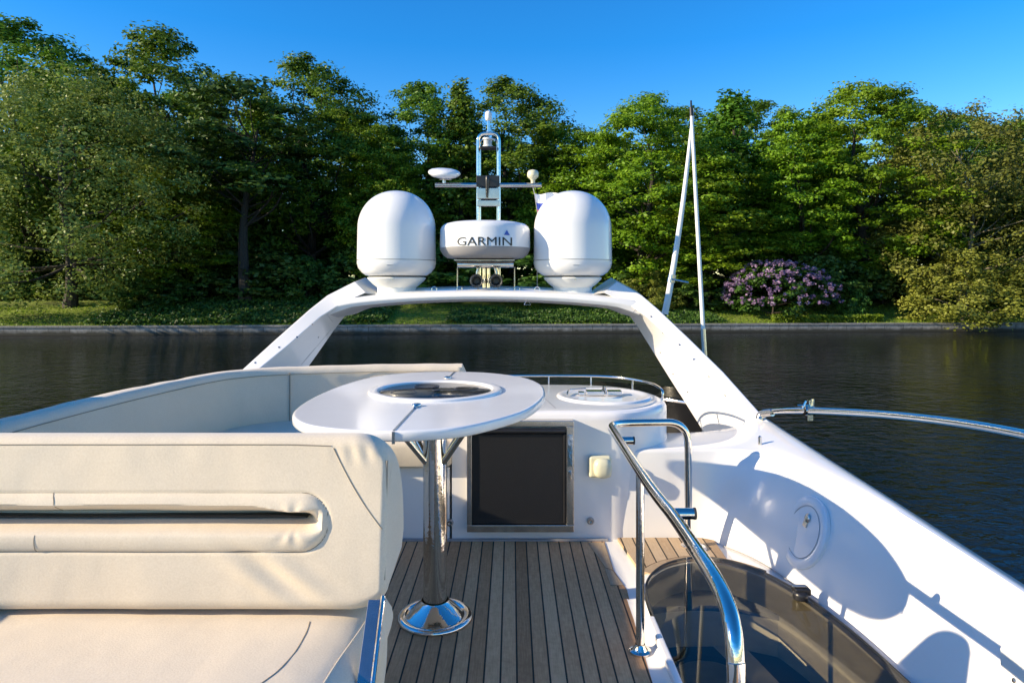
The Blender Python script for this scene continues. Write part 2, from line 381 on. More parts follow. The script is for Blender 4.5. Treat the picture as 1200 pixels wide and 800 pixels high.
def make_kind(key, prof, H, clumps, crad, per, leaf, mat, seed, r0, bark='bark', **k):
    tk = {a: k.pop(a) for a in ('nl', 'lean', 'hi', 'split') if a in k}
    me, C = crown(key+'_crown', prof, H, clumps, crad, per, leaf, mat, seed, **k)
    KIND[key] = dict(crown=me, trunk=(C, H, r0, seed, tk, bark), H=H, tm=None)
broad = [(.10,2.2),(.2,4.6),(.4,6.2),(.6,6.0),(.78,4.6),(.9,2.9),(1.0,.8)]
tall = [(.12,2.0),(.25,3.8),(.5,4.7),(.7,4.1),(.85,2.7),(.95,1.4),(1.0,.4)]
make_kind('maple', [(.2,3.2),(.35,5.2),(.55,6.0),(.75,5.2),(.9,3.4),(1.0,1.0)], 26, 290, 1.2, 150, .26, 'leaf_maple', 3, .42, nl=26)
make_kind('maple_tall', [(.22,2.4),(.4,4.2),(.6,4.6),(.78,3.8),(.92,2.3),(1.0,.6)], 26, 240, 1.1, 150, .26, 'leaf_maple', 11, .36, nl=24, lob=.55)
make_kind('lime', broad, 24, 370, 1.1, 130, .25, 'leaf_lime', 5, .42, nl=22, flat=.6)
make_kind('lime_tall', tall, 25, 300, 1.0, 130, .25, 'leaf_lime', 8, .36, nl=20, flat=.55, lob=.5)
make_kind('willow', [(.04,5.5),(.15,7.2),(.35,8.2),(.6,8.0),(.8,6.0),(.93,3.6),(1.0,1.2)], 20, 500, 1.2, 125, .19, 'leaf_willow', 21, .36, flat=.8, droop=.5, nl=30, lob=.4)
make_kind('olive', [(.08,4.4),(.3,6.5),(.6,7.0),(.8,5.6),(.93,3.4),(1.0,1.0)], 21, 340, 1.15, 100, .23, 'leaf_olive', 31, .24, bark='bark_pale', flat=.75, droop=.3, nl=44, lob=.6, inner=.55)
make_kind('pine', [(.45,1.8),(.6,3.0),(.75,3.6),(.9,2.6),(1.0,.7)], 22, 85, 1.25, 80, .34, 'leaf_dark', 41, .34, nl=34, flat=.35, lob=.7, split=.4, lean=.01)
make_kind('fir', [(.08,4.2),(.3,3.7),(.55,2.8),(.8,1.5),(1.0,.12)], 26, 260, 1.0, 70, .34, 'leaf_maple', 51, .34, nl=20, flat=.45, droop=.4, hi=.97, lean=.002)
make_kind('bush', [(0,1.5),(.2,2.3),(.5,2.3),(.8,1.5),(1.0,.4)], 5, 110, .55, 55, .24, 'leaf_cover', 61, .09, nl=10, hi=.6, inner=.5)
make_kind('darkbush', [(0,1.8),(.2,2.6),(.5,2.5),(.8,1.6),(1.0,.4)], 5, 120, .6, 55, .26, 'leaf_dark', 63, .09, nl=10, hi=.6, inner=.4)
make_kind('olivebush', [(0,2.6),(.2,3.3),(.5,3.1),(.8,2.2),(1.0,.7)], 6.5, 190, .62, 85, .18, 'leaf_bush', 65, .12, bark='bark_pale', nl=24, hi=.6, droop=.5, lob=.5)
make_kind('lilac', [(0,2.4),(.2,3.3),(.5,3.2),(.8,2.2),(1.0,.7)], 5, 150, .6, 50, .24, 'leaf_cover', 67, .09, nl=12, hi=.6)

def plant(key, name, px, D, topy, width, label, cat, group, seed=0, tint=None):
    """px: photo column of the trunk; D distance; topy: photo row of the top; width: crown width in photo pixels"""
    K = KIND[key]; x = (px-600)/F*D; z = ground_z(x, D); top = CZ+(HOR-topy)*D/F; H = top-z
    sz = H/K['H']; w0 = K['w'] if 'w' in K else 2*float(np.percentile([abs(v.co.x) for v in K['crown'].vertices], 90)); K['w'] = w0
    sx = width/F*D/w0
    t = thing(name, (x, D, z), label, cat, group); t.scale = (sx, sx, sz); t.rotation_euler[2] = (seed*2.399) % (2*PI)
    if K['tm'] is None:
        C, HH, r0, sd, tk, bark = K['trunk']; o = trunk_mesh(C, HH, r0, sd, **tk).build('trunk', bark); K['tm'] = o.data; tr = o
    else: tr = bpy.data.objects.new('trunk', K['tm']); COL.objects.link(tr)
    tr.parent = t; c = bpy.data.objects.new('crown', K['crown']); COL.objects.link(c); c.parent = t
    return t
G = 'trees in the waterside park'
TREES = [
 # kind, name, px, D, topy, width, label, category
 ('maple','maple_tree', 30, 84, 34, 190, 'tallest dark leafy tree rising behind the willow at the far left', 'tree'),
 ('maple_tall','maple_tree', 183, 82, 38, 135, 'tall dark tree with a pointed top between the willow and the pine', 'tree'),
 ('willow','willow_tree', 82, 70, 84, 265, 'broad grey-green willow with foliage down to the lawn at the left', 'tree'),
 ('lime_tall','deciduous_tree', 205, 73, 190, 120, 'lower green tree tucked against the right side of the willow', 'tree'),
 ('pine','pine_tree', 288, 72, 98, 130, 'sparse pine with a bare dark trunk left of the left satellite dome', 'tree'),
 ('maple','maple_tree', 362, 82, 72, 140, 'tall rounded dark maple standing right of the bare pine trunk', 'tree'),
 ('darkbush','understorey_tree', 250, 80, 205, 120, 'shaded small tree filling the gap behind the pine trunk', 'tree'),
 ('maple_tall','maple_tree', 492, 84, 100, 105, 'dark maple whose top stands above the left satellite dome', 'tree'),
 ('lime_tall','deciduous_tree', 445, 76, 148, 80, 'thin yellow-green tree in the sky gap left of the mast', 'tree'),
 ('fir','fir_tree', 540, 80, 92, 84, 'narrow green tree with pointed top just left of the mast', 'tree'),
 ('maple','maple_tree', 598, 86, 97, 130, 'dark tree whose wide top stands right behind the mast', 'tree'),
 ('lime','deciduous_tree', 668, 84, 150, 130, 'lower tree under the sky gap behind the right satellite dome', 'tree'),
 ('lime','lime_tree', 752, 75, 116, 150, 'bright green lime tree left of the crossed antennas', 'tree'),
 ('fir','larch_tree', 858, 80, 104, 120, 'conifer with feathery top right of the crossed antennas', 'tree'),
 ('lime_tall','lime_tree', 828, 73, 175, 125, 'bright lime tree directly behind the crossed antennas', 'tree'),
 ('lime_tall','lime_tree', 935, 76, 132, 110, 'bright lime tree above the purple rhododendron', 'tree'),
 ('lime','lime_tree', 1010, 78, 100, 150, 'highest bright green tree right of the rhododendron', 'tree'),
 ('olive','willow_tree', 1130, 74, 126, 200, 'olive-brown willow with exposed pale limbs at the right', 'tree'),
 ('maple','maple_tree', 1215, 84, 140, 150, 'dark tree behind the olive-brown willow at the right edge', 'tree'),
 ('maple','maple_tree', 1330, 78, 110, 190, 'leafy tree beyond the right edge of the view', 'tree'),
 ('maple','maple_tree', -150, 96, 70, 200, 'leafy tree beyond the left edge of the view', 'tree'),
 ('lime','lime_tree', 1470, 78, 120, 180, 'bright tree farther beyond the right edge of the view', 'tree'),
 ('lime','lime_tree', -300, 98, 90, 200, 'bright tree farther beyond the left edge of the view', 'tree'),
]
for i, a in enumerate(TREES):
    plant(*a[:6], a[6], a[7], G, seed=i+1)
# the second row, seen between and under the crowns of the first
ROW2 = ['beyond the left edge', 'behind the left half of the willow', 'behind the middle of the willow', 'between the willow and the pine', 'just right of the pine trunk',
 'behind the tall rounded dark maple', 'in the sky gap left of the mast', 'behind the narrow tree left of the mast', 'straight behind the mast', 'behind the right satellite dome', 'in the sky gap right of the right dome',
 'behind the crossed antennas', 'behind the conifer right of the antennas', 'behind the lime above the rhododendron', 'behind the highest bright lime', 'behind the middle of the olive willow', 'behind the right of the olive willow', 'beyond the right edge']
for i, (px, tp) in enumerate([(-30,150),(60,75),(130,95),(215,112),(310,115),(400,135),(455,175),(520,170),(600,165),(660,180),(720,160),(800,132),(880,122),(960,125),(1050,122),(1120,135),(1190,140),(1260,160)]):
    plant(['maple','fir','maple_tall'][i % 3], 'woodland_tree', px, 100+(i*7) % 12, tp, 125, 'shaded second-row tree '+ROW2[i], 'tree', 'trees of the second row deep in the wood', seed=i+40)
SH = [
 ('darkbush','shrub', 318, 76, 290, 105, 'rounded dark shrub right of the bare pine trunk'),
 ('bush','shrub', 358, 73.5, 303, 45, 'small lighter green shrub below and right of the dark one'),
 ('darkbush','shrub', 228, 75, 300, 75, 'dark shrub between the willow and the pine trunk'),
 ('darkbush','shrub', 418, 77, 290, 90, 'dark shrub behind the top left corner of the arch'),
 ('bush','shrub', 620, 76, 300, 120, 'shrub behind the radar and the right satellite dome'),
 ('bush','shrub', 510, 77, 290, 120, 'shrub behind the left satellite dome and the radar'),
 ('olivebush','shrub', 762, 72, 316, 60, 'brownish green shrub just left of the slanting antenna'),
 ('bush','shrub', 816, 72, 320, 60, 'brownish shrub between the two antennas near the quay'),
 ('lilac','rhododendron', 905, 70.5, 306, 92, 'large purple flowering rhododendron right of the antennas'),
 ('bush','shrub', 999, 69.5, 330, 30, 'small upright light green shrub right of the rhododendron'),
 ('darkbush','shrub', 955, 74, 290, 90, 'dark shrub behind the rhododendron'),
 ('olivebush','shrub', 1128, 68.6, 292, 104, 'large yellow-green willow shrub overhanging the quay at the right'),
 ('darkbush','shrub', 1035, 76, 300, 80, 'dark shrub left of the willow shrub'),
 ('darkbush','shrub', 1195, 74, 290, 90, 'dark shrub behind the willow shrub at the right edge'),
 ('darkbush','shrub', 20, 80, 285, 100, 'dark shrub behind the lawn at the far left'),
 ('darkbush','shrub', 700, 76, 300, 90, 'dark shrub right of the right satellite dome'),
 ('bush','shrub', 175, 70, 318, 70, 'grey-green shrub under the right side of the willow'),
]
for i, a in enumerate(SH):
    t = plant(*a[:6], a[6], 'shrub', 'shrubs under the park trees', seed=i+80)
    if a[0] == 'lilac':
        g = np.random.default_rng(5); pos = []; cm = []
        for k in range(480):
            a_ = g.uniform(0, 2*PI); h = g.uniform(.15, .98)**.8; r = np.interp(h, [0,.2,.5,.8,1], [2.6,3.5,3.5,2.6,1.0])*(.9+.2*g.uniform())*(1+.16*math.sin(3*a_+1))
            c = np.array([r*math.cos(a_), r*math.sin(a_), h*5.1]); d = g.normal(size=(16, 3)); d /= np.linalg.norm(d, axis=1, keepdims=True)
            pos.append(c+d*.17*g.uniform(.5, 1)); cm += [g.uniform()]*16
        pos = np.concatenate(pos); rng = np.random.default_rng(9)
        me = leaf_mesh('blossom', pos, g.normal(size=pos.shape), np.full(len(pos), .13)*g.uniform(.7, 1.3, len(pos)), np.clip(np.array(cm)*.6+g.uniform(0, .4, len(pos)), 0, 1), 'petal', 1)
        o = bpy.data.objects.new('blossom', me); COL.objects.link(o); o.parent = t
# low planting along the bank (nobody could count it)
def cover(name, label, cat, x0, x1, d0, d1, n, h, leaf, mat, kind='stuff', seed=1):
    global rng
    rng = np.random.default_rng(seed); pos = []; 
    X = rng.uniform(x0, x1, n); Dd = rng.uniform(d0, d1, n)
    for x, d in zip(X, Dd):
        y = shore(x)+d; hh = h*(.65+.6*nz(x, y, 3, .55)) if kind else h*(.92+.25*nz(x, y, 3, .8))
        pos.append((x, y, ground_z(x, y)+hh*rng.uniform(0, 1)**.5))
    pos = np.array(pos); nr = rng.normal(size=(n, 3))*.6+np.array([-.1,-.5,.8])
    me = leaf_mesh(name, pos, nr, leaf*rng.uniform(.6, 1.3, n), np.clip(rng.uniform(0, 1, n), 0, 1), mat)
    o = bpy.data.objects.new(name, me); COL.objects.link(o); tag(o, label, cat, kind=kind); return o
def X_at(px, D=67): return (px-600)/F*D
cover('ground_cover', 'dark green leafy ground cover on the bank left of the arch and behind it', 'ground cover', X_at(128), X_at(455), 1.2, 11, 16000, .75, .30, 'leaf_cover', seed=2)
cover('ground_cover', 'green leafy ground cover behind the arch opening', 'ground cover', X_at(525), X_at(845), .9, 6, 12000, .6, .26, 'leaf_cover', seed=3)
cover('grass', 'low grass and weeds along the quay edge', 'grass', X_at(-120), X_at(1330), .7, 9, 22000, .16, .15, 'leaf_hedge', seed=4)
hd = cover('clipped_hedge', 'low bright green clipped hedge on the quay below the rhododendron', 'hedge', X_at(905), X_at(1037), .9, 1.9, 7000, .75, .17, 'leaf_hedge', kind=None, seed=5)
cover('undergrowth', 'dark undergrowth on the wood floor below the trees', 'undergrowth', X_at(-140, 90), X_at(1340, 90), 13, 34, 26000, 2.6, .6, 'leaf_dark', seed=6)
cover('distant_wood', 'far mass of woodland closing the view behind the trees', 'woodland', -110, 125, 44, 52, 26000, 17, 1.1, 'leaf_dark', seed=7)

# ------------------------------------------------------------------ the yacht
XC = -.17
yacht = thing('motor_yacht', (XC, 2, 0), 'white motor yacht seen from its flybridge, with teak deck and radar arch', 'yacht')
# hull below the flybridge
mb = MB(); rr = []
for y, w, zt in [(-9,2.1,-1.7),(-8,2.3,-1.6),(-3,2.45,-1.6),(3,2.4,-1.55),(6,2.0,-1.45),(8,1.3,-1.35),(9.3,.55,-1.25),(10,.05,-1.2)]:
    ring = []
    for fx, fz in [(-1,1),(-1,.75),(-.93,.35),(-.8,0),(-.5,-.3),(0,-.45),(.5,-.3),(.8,0),(.93,.35),(1,.75),(1,1)]:
        ring.append((XC+fx*w, y, WZ+.1+fz*(zt-WZ-.1) if fz >= 0 else WZ+.1+fz))
    rr.append(ring)
mb.rings(rr); mb.build('hull', 'gel', yacht, ang=50)
mb = MB(); rr = []
for y, w, zt in [(-5.5,1.75,-.72),(-1,1.85,-.72),(3.6,1.7,-.72),(4.6,1.55,-.78),(6.3,1.2,-1.1),(7.0,1.0,-1.5)]:
    rr.append([(XC-w-.15,y,-1.62),(XC-w,y,zt),(XC+w,y,zt),(XC+w+.15,y,-1.62)])
mb.rings(rr); mb.build('cabin_roof', 'gel', yacht, ang=20)
# opening for the companionway in the deck: a D-shaped outline
D0 = cat2([(.475,1.0),(.472,1.7),(.472,2.15),(.478,2.42),(.51,2.58),(.60,2.715),(.72,2.785),(.82,2.785),(.91,2.73),(.99,2.62),(1.05,2.45),(1.095,2.2),(1.115,1.9),(1.12,1.5),(1.12,1.0)], 5)
def inset(pts, d):
    out = []; n = len(pts)
    for i in range(n):
        a = Vector(pts[max(i-1,0)]); b = Vector(pts[min(i+1,n-1)]); t = (b-a).normalized(); nn = Vector((t.y, -t.x)); out.append((pts[i][0]+nn.x*d, pts[i][1]+nn.y*d))
    return out
# coaming base line on the right (from the console, round the corner, aft)
base = cat2([(.50,3.078),(.64,3.075),(.80,3.065),(.90,3.02),(.98,2.92),(1.04,2.78),(1.09,2.55),(1.12,2.3),(1.135,2.0),(1.14,1.4),(1.14,.4),(1.14,-1.6)], 6)
top = cat2([(.50,3.10,.40),(.66,3.10,.40),(.86,3.11,.40),(.99,3.10,.402),(1.11,3.02,.405),(1.19,2.85,.41),(1.24,2.6,.405),(1.265,2.35,.395),(1.275,2.0,.385),(1.28,1.4,.36),(1.28,.4,.33),(1.28,-1.6,.30)], 6)
outr = cat2([(.53,3.50,.385),(.72,3.52,.383),(.98,3.54,.385),(1.2,3.62,.40),(1.318,3.72,.445),(1.32,3.3,.435),(1.32,2.85,.416),(1.32,2.45,.40),(1.32,2.0,.38),(1.32,1.4,.355),(1.32,.4,.32),(1.32,-1.6,.28)], 6)
mb = MB(); rr = []
for b_, t_, o_ in zip(base, top, outr):
    B = Vector((b_[0], b_[1], 0)); T = Vector(t_); O = Vector(o_); ring = []
    dirn = Vector((T.x-B.x, T.y-B.y, 0))
    ring.append(B+Vector((0,0,-.06)))
    cove = (T-B); hor = Vector((cove.x, cove.y, 0))
    ring.append(B+Vector((0,0,.0)))
    for k in range(1, 9):                          # gently hollow face
        t = k/9; ring.append(B+Vector((hor.x*t**1.15, hor.y*t**1.15, T.z*t)))
    for k in range(0, 6):                          # soft edge up to the ledge
        a = k/5*PI/2; e = (O-T).normalized()*.02; ring.append(T+Vector((0,0,-.02))+Vector((0,0,.02))*math.sin(a)+e*(1-math.cos(a)))
    for k in (.25,.5,.75): ring.append(T.lerp(O, k)+Vector((0,0,.004)))
    ring.append(O)
    od = Vector((0, 1, 0)) if O.x < 1.1 else Vector((.6, .8, 0)) if O.x < 1.29 else Vector((1, 0, 0))
    ring.append(O+od*.004+Vector((0,0,-.001))); ring.append(O+od*.036+Vector((0,0,-.016))); ring.append(O+od*.046+Vector((0,0,-.04))); ring.append(O+od*.07+Vector((0,0,-.75)))
    rr.append(ring)
mb.rings(rr, False, False, False); right_coaming = mb.build('coaming', 'gel', yacht, ang=50)
# left coaming
mb = MB(); rr = []
for y, z in [(-1.6,.74),(1.0,.735),(2.27,.70),(3.2,.664),(4.25,.62)]:
    rr.append([(-1.60,y,0),(-1.60,y,z-.03),(-1.615,y,z),(-1.69,y,z),(-1.715,y,z-.03),(-1.76,y,-.6)])
rr.append([(-1.35,5.0,0),(-1.35,5.0,.30),(-1.36,5.0,.32),(-1.41,5.0,.32),(-1.43,5.0,.30),(-1.48,5.0,-.6)])
mb.rings(rr, False, False, False); mb.build('coaming', 'gel', yacht, ang=40)
# front fairing of the flybridge with dark windscreen
mb = MB(); pts = cat2([(-1.5,4.75),(-1.2,4.95),(-.6,5.12),(-.17,5.16),(.3,5.12),(.8,4.85),(1.1,4.55),(1.30,4.25)], 5)
mb.rings([[(x,y,-.6),(x,y,.02),(x,y-.06,.26),(x,y-.10,.27),(x,y-.16,-.02)] for x, y in pts], False, False, False)
mb.build('front_fairing', 'gel', yacht)
mb = MB(); wp = cat2([(.55,4.62),(.8,4.5),(1.0,4.36),(1.16,4.18)], 5)
mb.rings([[(x,y,-.3),(x,y-.01,.40),(x,y+.008,.40),(x,y+.02,-.3)] for x, y in wp]); mb.build('windscreen', 'tinted', yacht)
mb = MB(); mb.rings([[(x,y-.01,.425),(x,y-.03,.50),(x,y-.026,.50),(x,y-.006,.425)] for x, y in wp]); mb.build('windscreen_wing', 'smoke', yacht)
mb = MB(); mb.tube([(x,y-.02,.415) for x, y in wp], .012, 10); mb.build('windscreen_rail', 'chrome', yacht)
mb = MB(); mb.add([(-1.6,-1.6,-.004-.01),(.40,-1.6,-.014),(.46,3.12,-.014),(-1.6,4.9,-.014)], [(0,1,2,3)]); mb.add([(-1.6,3.1,-.012),(1.1,3.1,-.012),(1.0,4.9,-.012),(-1.4,4.9,-.012)], [(0,1,2,3)])
mb.build('deck_base', 'gel', yacht)
# teak, main walkway
mb = MB(); mb.prism([(-1.58,-1.5),(.425,-1.5),(.405,1.97),(.415,2.3),(.432,2.56),(.408,2.74),(.412,3.045),(-1.58,3.045)], -.01, .004); mb.build('teak_deck', 'teak', yacht)
mb = MB()
mb.prism([(.378,2.76),(.404,2.74),(.409,3.03),(.345,3.03),(.338,3.02)], .0042, .0065)
mb.prism([(.374,2.752),(.402,2.732),(.424,2.60),(.375,2.60)], .0042, .0065)
mb.build('margin_plank', 'teak_margin', yacht)
mb = MB(); mb.box((-1.58,3.046,-.01), (.43,3.062,.012)); mb.build('deck_edge_trim', 'radar_grey', yacht, bevel=.003)
# white surround of the companionway, laid between the D outline and an outer line
inn = [(x, y) for x, y in D0]
outp = []
for x, y in inn:
    if x < .5 and y < 2.5: outp.append((.40 if y < 2.1 else .40+.02*(y-2.1)/.4, y))
    else: outp.append(None)
# simple: full-width base ring using nearest points on the coaming base line
def ray_out(x, y):
    c = Vector((.80, 2.2)); d = (Vector((x, y))-c).normalized(); best = None
    for k in range(1, 80):
        q = Vector((x, y))+d*k*.02
        if q.x < .39 or q.y > 3.075 or q.x > 1.15: return (max(.39, min(q.x, 1.15)), min(q.y, 3.08))
    return (x, y)
mb = MB(); rr = []
for x, y in inn:
    ox, oy = (.39, y) if (x < .5 and y < 2.3) else (1.15, y) if (x > 1.05 and y < 2.4) else ray_out(x, y)
    rr.append([(x, y, -.12), (x, y, .022), (x+(ox-x)*.06, y+(oy-y)*.06, .028), (x+(ox-x)*.35, y+(oy-y)*.35, .006), (ox, oy, .002)] if (x < .5 or x > 1.05) and y < 2.45 else
              [(x, y, -.12), (x, y, .012), (x+(ox-x)*.06, y+(oy-y)*.06, .014), (x+(ox-x)*.2, y+(oy-y)*.2, .002), (ox, oy, .002)])
mb.rings(rr, False, False, False); mb.build('companionway_surround', 'gel', yacht, ang=60)
# teak patch forward of the companionway
ot = inset(D0, -.012); ot2 = inset(D0, -.058)
seg = [i for i, p in enumerate(D0) if p[1] > 2.66 and p[0] < 1.0]
mb = MB(); ii = seg
mb.rings([[(*ot[i], .0), (*ot[i], .0175), (*ot2[i], .0175), (*ot2[i], .0)] for i in ii if ot2[i][0] < 1.02]); mb.build('curved_margin_plank', 'teak_margin', yacht)
a3 = inset(D0, -.063); poly = [a3[i] for i in ii if a3[i][0] < .90 and a3[i][1] < 3.0]
def fan(p): return (max(.449, (p[0]-.8)*1.12+.8 if p[0] < .8 else p[0]+.01), 3.058)
poly = [(max(.460, p[0]), p[1]) for p in poly]
rr = [[(p[0], p[1], .0), (p[0], p[1], .0165), (*fan(p), .0165), (*fan(p), .0)] for p in poly]
mb = MB(); mb.rings(rr); mb.build('side_teak', 'teak_lit', yacht)
# inside of the stair well
mb = MB(); mb.rings([[(x, y, .0), (x, y, -1.6)] for x, y in D0], False, False, False); mb.build('stairwell_wall', 'cream_gel', yacht)
mb = MB(); zt = -.10
def arcY(x, y0, k=.12): return y0-k*((x-.72)/.35)**2
stx = np.linspace(.45, 1.14, 14)
mb.rings([[(x, arcY(x, 2.66), zt), (x, 2.95, zt), (x, 2.95, zt-.02), (x, arcY(x, 2.66), zt-.02)] for x in stx])
mb.rings([[(x, arcY(x, 2.60, .5), zt-.16), (x, 2.66, zt-.16), (x, 2.66, zt-.18), (x, arcY(x, 2.60, .5), zt-.18)] for x in stx])
mb.box((.45,1.0,-.28-.03), (1.14,2.3,-.28)); mb.build('stair_tread', 'navy', yacht)
mb = MB(); mb.rings([[(x, arcY(x, 2.66)+.004, zt-.02), (x, arcY(x, 2.66)+.02, zt-.02), (x, arcY(x, 2.66)+.02, zt-.2), (x, arcY(x, 2.66)+.004, zt-.2)] for x in stx])
mb.build('stair_riser', 'cream_gel', yacht)
mb = MB(); mb.rings([[(.78+.35*t, 2.66-1.5*t, -.255), (.90+.26*t, 2.66-1.5*t, -.255)] for t in np.linspace(0, 1, 10)], False, False, False); mb.build('stair_side_panel', 'cream_gel', yacht)
# left frame with the clip, and inner sill
mb = MB(); mb.box((.452,1.2,.02), (.476,2.28,.045)); mb.build('hatch_sill', 'gel', yacht, bevel=.006)

# radar arch ------------------------------------------------------
def leg(sgn):
    def m(p): return Vector((p.x, p.y, p.z)) if sgn > 0 else Vector((2*XC-p.x, p.y, p.z))
    # aft outer, aft inner, forward inner, forward outer (right side, from the photograph)
    st = [
      (Vector((1.34,3.30,.40)), Vector((1.315,3.28,.40)), Vector((1.20,3.85,.10)), Vector((1.33,3.9,.10))),
      (P(891,484,3.62), P(884,488,3.60), P(828,512,4.05), Vector((1.33,4.15,.30))),
      (P(848,436,3.80), P(835,441,3.78), P(789,450,4.25), Vector((1.19,4.40,.58))),
      (P(808,397,3.98), P(794,405,3.95), P(769,418,4.45), Vector((1.09,4.62,.78))),
      (P(772,363,4.14), P(758,371,4.12), P(749,386,4.62), Vector((.99,4.80,.98))),
      (P(752,346,4.24), P(737,357,4.22), P(737,369,4.72), Vector((.90,4.92,1.10))),
      (P(723,330,4.42), P(708,343,4.23), P(720,358,4.74), P(716,325,4.90)),
      (P(699,341,4.50), P(694,345,4.25), P(700,351,4.74), P(694,340,4.86))]
    rings = [[m(p) for p in q] for q in st]
    return rings
arch = MB(); Rr = leg(1); Lr = leg(-1)
arch.rings(Rr); 
Lr = [[q[0], q[3], q[2], q[1]] for q in Lr]; arch.rings(Lr)
# cross beam, bowed upward, lofted between the two legs
rr = []
NB = 28
for i in range(NB+1):
    u = -1+2*i/NB; x = XC+u*.96; c = 1-u*u
    yb = 4.22+.0*c; ya = 4.92-.12*c
    zt = 1.048+.062*c**.8; th = .052+.012*abs(u)**2+ (.03*max(0, abs(u)-.85)/.15)
    rr.append([(x, yb, zt-.008-th*.85), (x, yb-.012, zt-.018-th*.3), (x, yb, zt-.008), (x, yb+.03, zt+.002), (x, (yb+ya)/2, zt+.028), (x, ya, zt+.022+.075*max(0, abs(u)-.80)/.20), (x, ya+.01, zt-.02), (x, ya-.02, zt-th-.02), (x, yb+.2, zt-th-.02)])
arch.rings(rr)
arch_o = arch.build('radar_arch', 'gel', yacht, bevel=.005, seg=2)
arch_o.modifiers.remove(arch_o.modifiers['wn']); arch_o.data.set_sharp_from_angle(angle=R(24))
MB().tube([(b_[0]-.006, b_[1]-.004, .006) for b_ in base if b_[1] < 3.0 and b_[1] > .5], .0028, 6).build('sealant_line', 'radar_grey', yacht)
# deck fittings of the right coaming
def wall_pt(x, y):      # ray through a photo pixel onto the right coaming face
    best = None
    for i in range(len(base)-1):
        b0, t0 = base[i], top[i]
        for k in range(40):
            t = k/39
            p = Vector((b0[0]+(t0[0]-b0[0])*t**1.15, b0[1]+(t0[1]-b0[1])*t**1.15, t0[2]*t))
            if p.y < .3: continue
            q = (600+F*p.x/p.y, HOR+F*(CZ-p.z)/p.y); d = (q[0]-x)**2+(q[1]-y)**2
            if best is None or d < best[0]: best = (d, p)
    return best[1]
wc = wall_pt(945, 625); wn1 = Vector((-1, -.10, .36)).normalized()
def oriented(mb, c, n, **k):
    q = n.to_track_quat('Z', 'Y').to_matrix().to_4x4(); mb.v = [tuple(Matrix.Translation(c) @ q @ Vector(p)) for p in mb.v]; return mb
port = oriented(MB().lathe([(.0,.004),(.098,.004),(.098,.006),(.102,.006),(.102,.004),(.106,.007),(.118,.008),(.134,.007),(.140,.003),(.142,-.01)], n=56, cap0=False, cap1=False), wc, wn1).build('inspection_hatch', 'dome', yacht)
oriented(MB().tube([(.1005*math.cos(a), .1005*math.sin(a), .0065) for a in np.linspace(0, 2*PI, 49)], .0012, 6), wc, wn1).build('gasket', 'radar_grey', port)
lt = MB(); lt.lathe([(.017,.004),(.018,.009),(.012,.012),(.0,.012)], (0,.055,0), 20, cap0=False, cap1=False); lt.box((-.012,.02,.004), (.012,.04,.011)); lt.box((-.004,.034,.009), (.004,.06,.016))
oriented(lt, wc, wn1).build('latch', 'steel_dull', port)
# little padeye near the arch foot
pe = P(883, 534, 3.05); MB().lathe([(.016,0),(.016,.004),(.009,.008),(.008,.045),(.0,.05)], (1.14,3.14,.405), 14).build('padeye', 'chrome', yacht)
# the white corner fitting by the front teak
MB().lathe([(.0,.02),(.018,.02),(.020,.028),(.030,.028),(.036,.018)], (.80,2.93,0), 24, cap0=False, cap1=False).build('deck_filler', 'white_plastic', yacht)
# hinge bracket at the right of the view
hb = wall_pt(1192, 765); 
MB().box((hb.x-.05,hb.y-.10,hb.z-.03), (hb.x+.02,hb.y+.015,hb.z+.02)).build('rail_bracket', 'white_plastic', yacht, bevel=.006)
for q in (wall_pt(1193, 797), wall_pt(1196, 752)):
    oriented(MB().lathe([(.006,-.003),(.006,.003),(.0,.004)], n=12), q, wn1).build('screw', 'steel_dull', yacht)

# ------------------------------------------------------------------ console with fridge
cons = thing('wet_bar_console', (.2, 3.4, 0), 'white moulded console with black fridge door and sink on top', 'console')
fp = cat2([(-.27,3.07),(0,3.07),(.30,3.07),(.42,3.07),(.50,3.08),(.60,3.125),(.69,3.21),(.75,3.32),(.77,3.44),(.75,3.60),(.68,3.76),(.55,3.88),(.35,3.93),(0,3.94),(-.27,3.94)], 4)
mb = MB(); rr = []
cx, cy = .25, 3.5
def shr(p, d):
    v = Vector((p[0]-cx, p[1]-cy)); L = v.length; v = v*(1-d/max(L, .1)); return (cx+v.x, cy+v.y)
for z, d in [(0,0),(.535,0),(.552,.002),(.565,.008),(.572,.018),(.575,.03)]:
    rr.append([(*shr(p, d), z) for p in fp])
mb.rings(rr); mb.build('body', 'gel', cons, ang=30)
mb = MB(); rr = []
for z, d in [(.5755,.05),(.578,.052),(.579,.058)]: rr.append([(*shr(p, d), z) for p in fp])
mb.rings(rr, True, False, True); top_o = mb.build('worktop', 'gel_grey', cons, ang=60)
mb = MB(); mb.add([(.20,3.14,.5800),(.203,3.14,.5800),(.103,3.86,.5800),(.10,3.86,.5800)], [(0,1,2,3)]); mb.build('joint', 'radar_grey', top_o)
sc = Vector((.47,3.48,.58))
mb = MB(); rr = []
for r, z in [(.0,.0015),(.15,.0015),(.19,.004),(.205,.009),(.222,.010),(.232,.006),(.235,-.001)]:
    rr.append([(sc.x+1.03*r*math.cos(a), sc.y+1.05*r*math.sin(a), sc.z+z) for a in np.linspace(0, 2*PI, 48, endpoint=False)])
mb.rings(rr, True, False, False); sk = mb.build('sink_cover', 'gel', cons, ang=60)
mb = MB(); mb.tube([(sc.x-.19+.0, sc.y-.03, sc.z+.012),(sc.x-.17, sc.y+.07, sc.z+.02),(sc.x-.08, sc.y+.12, sc.z+.02)], .005, 8, 4)
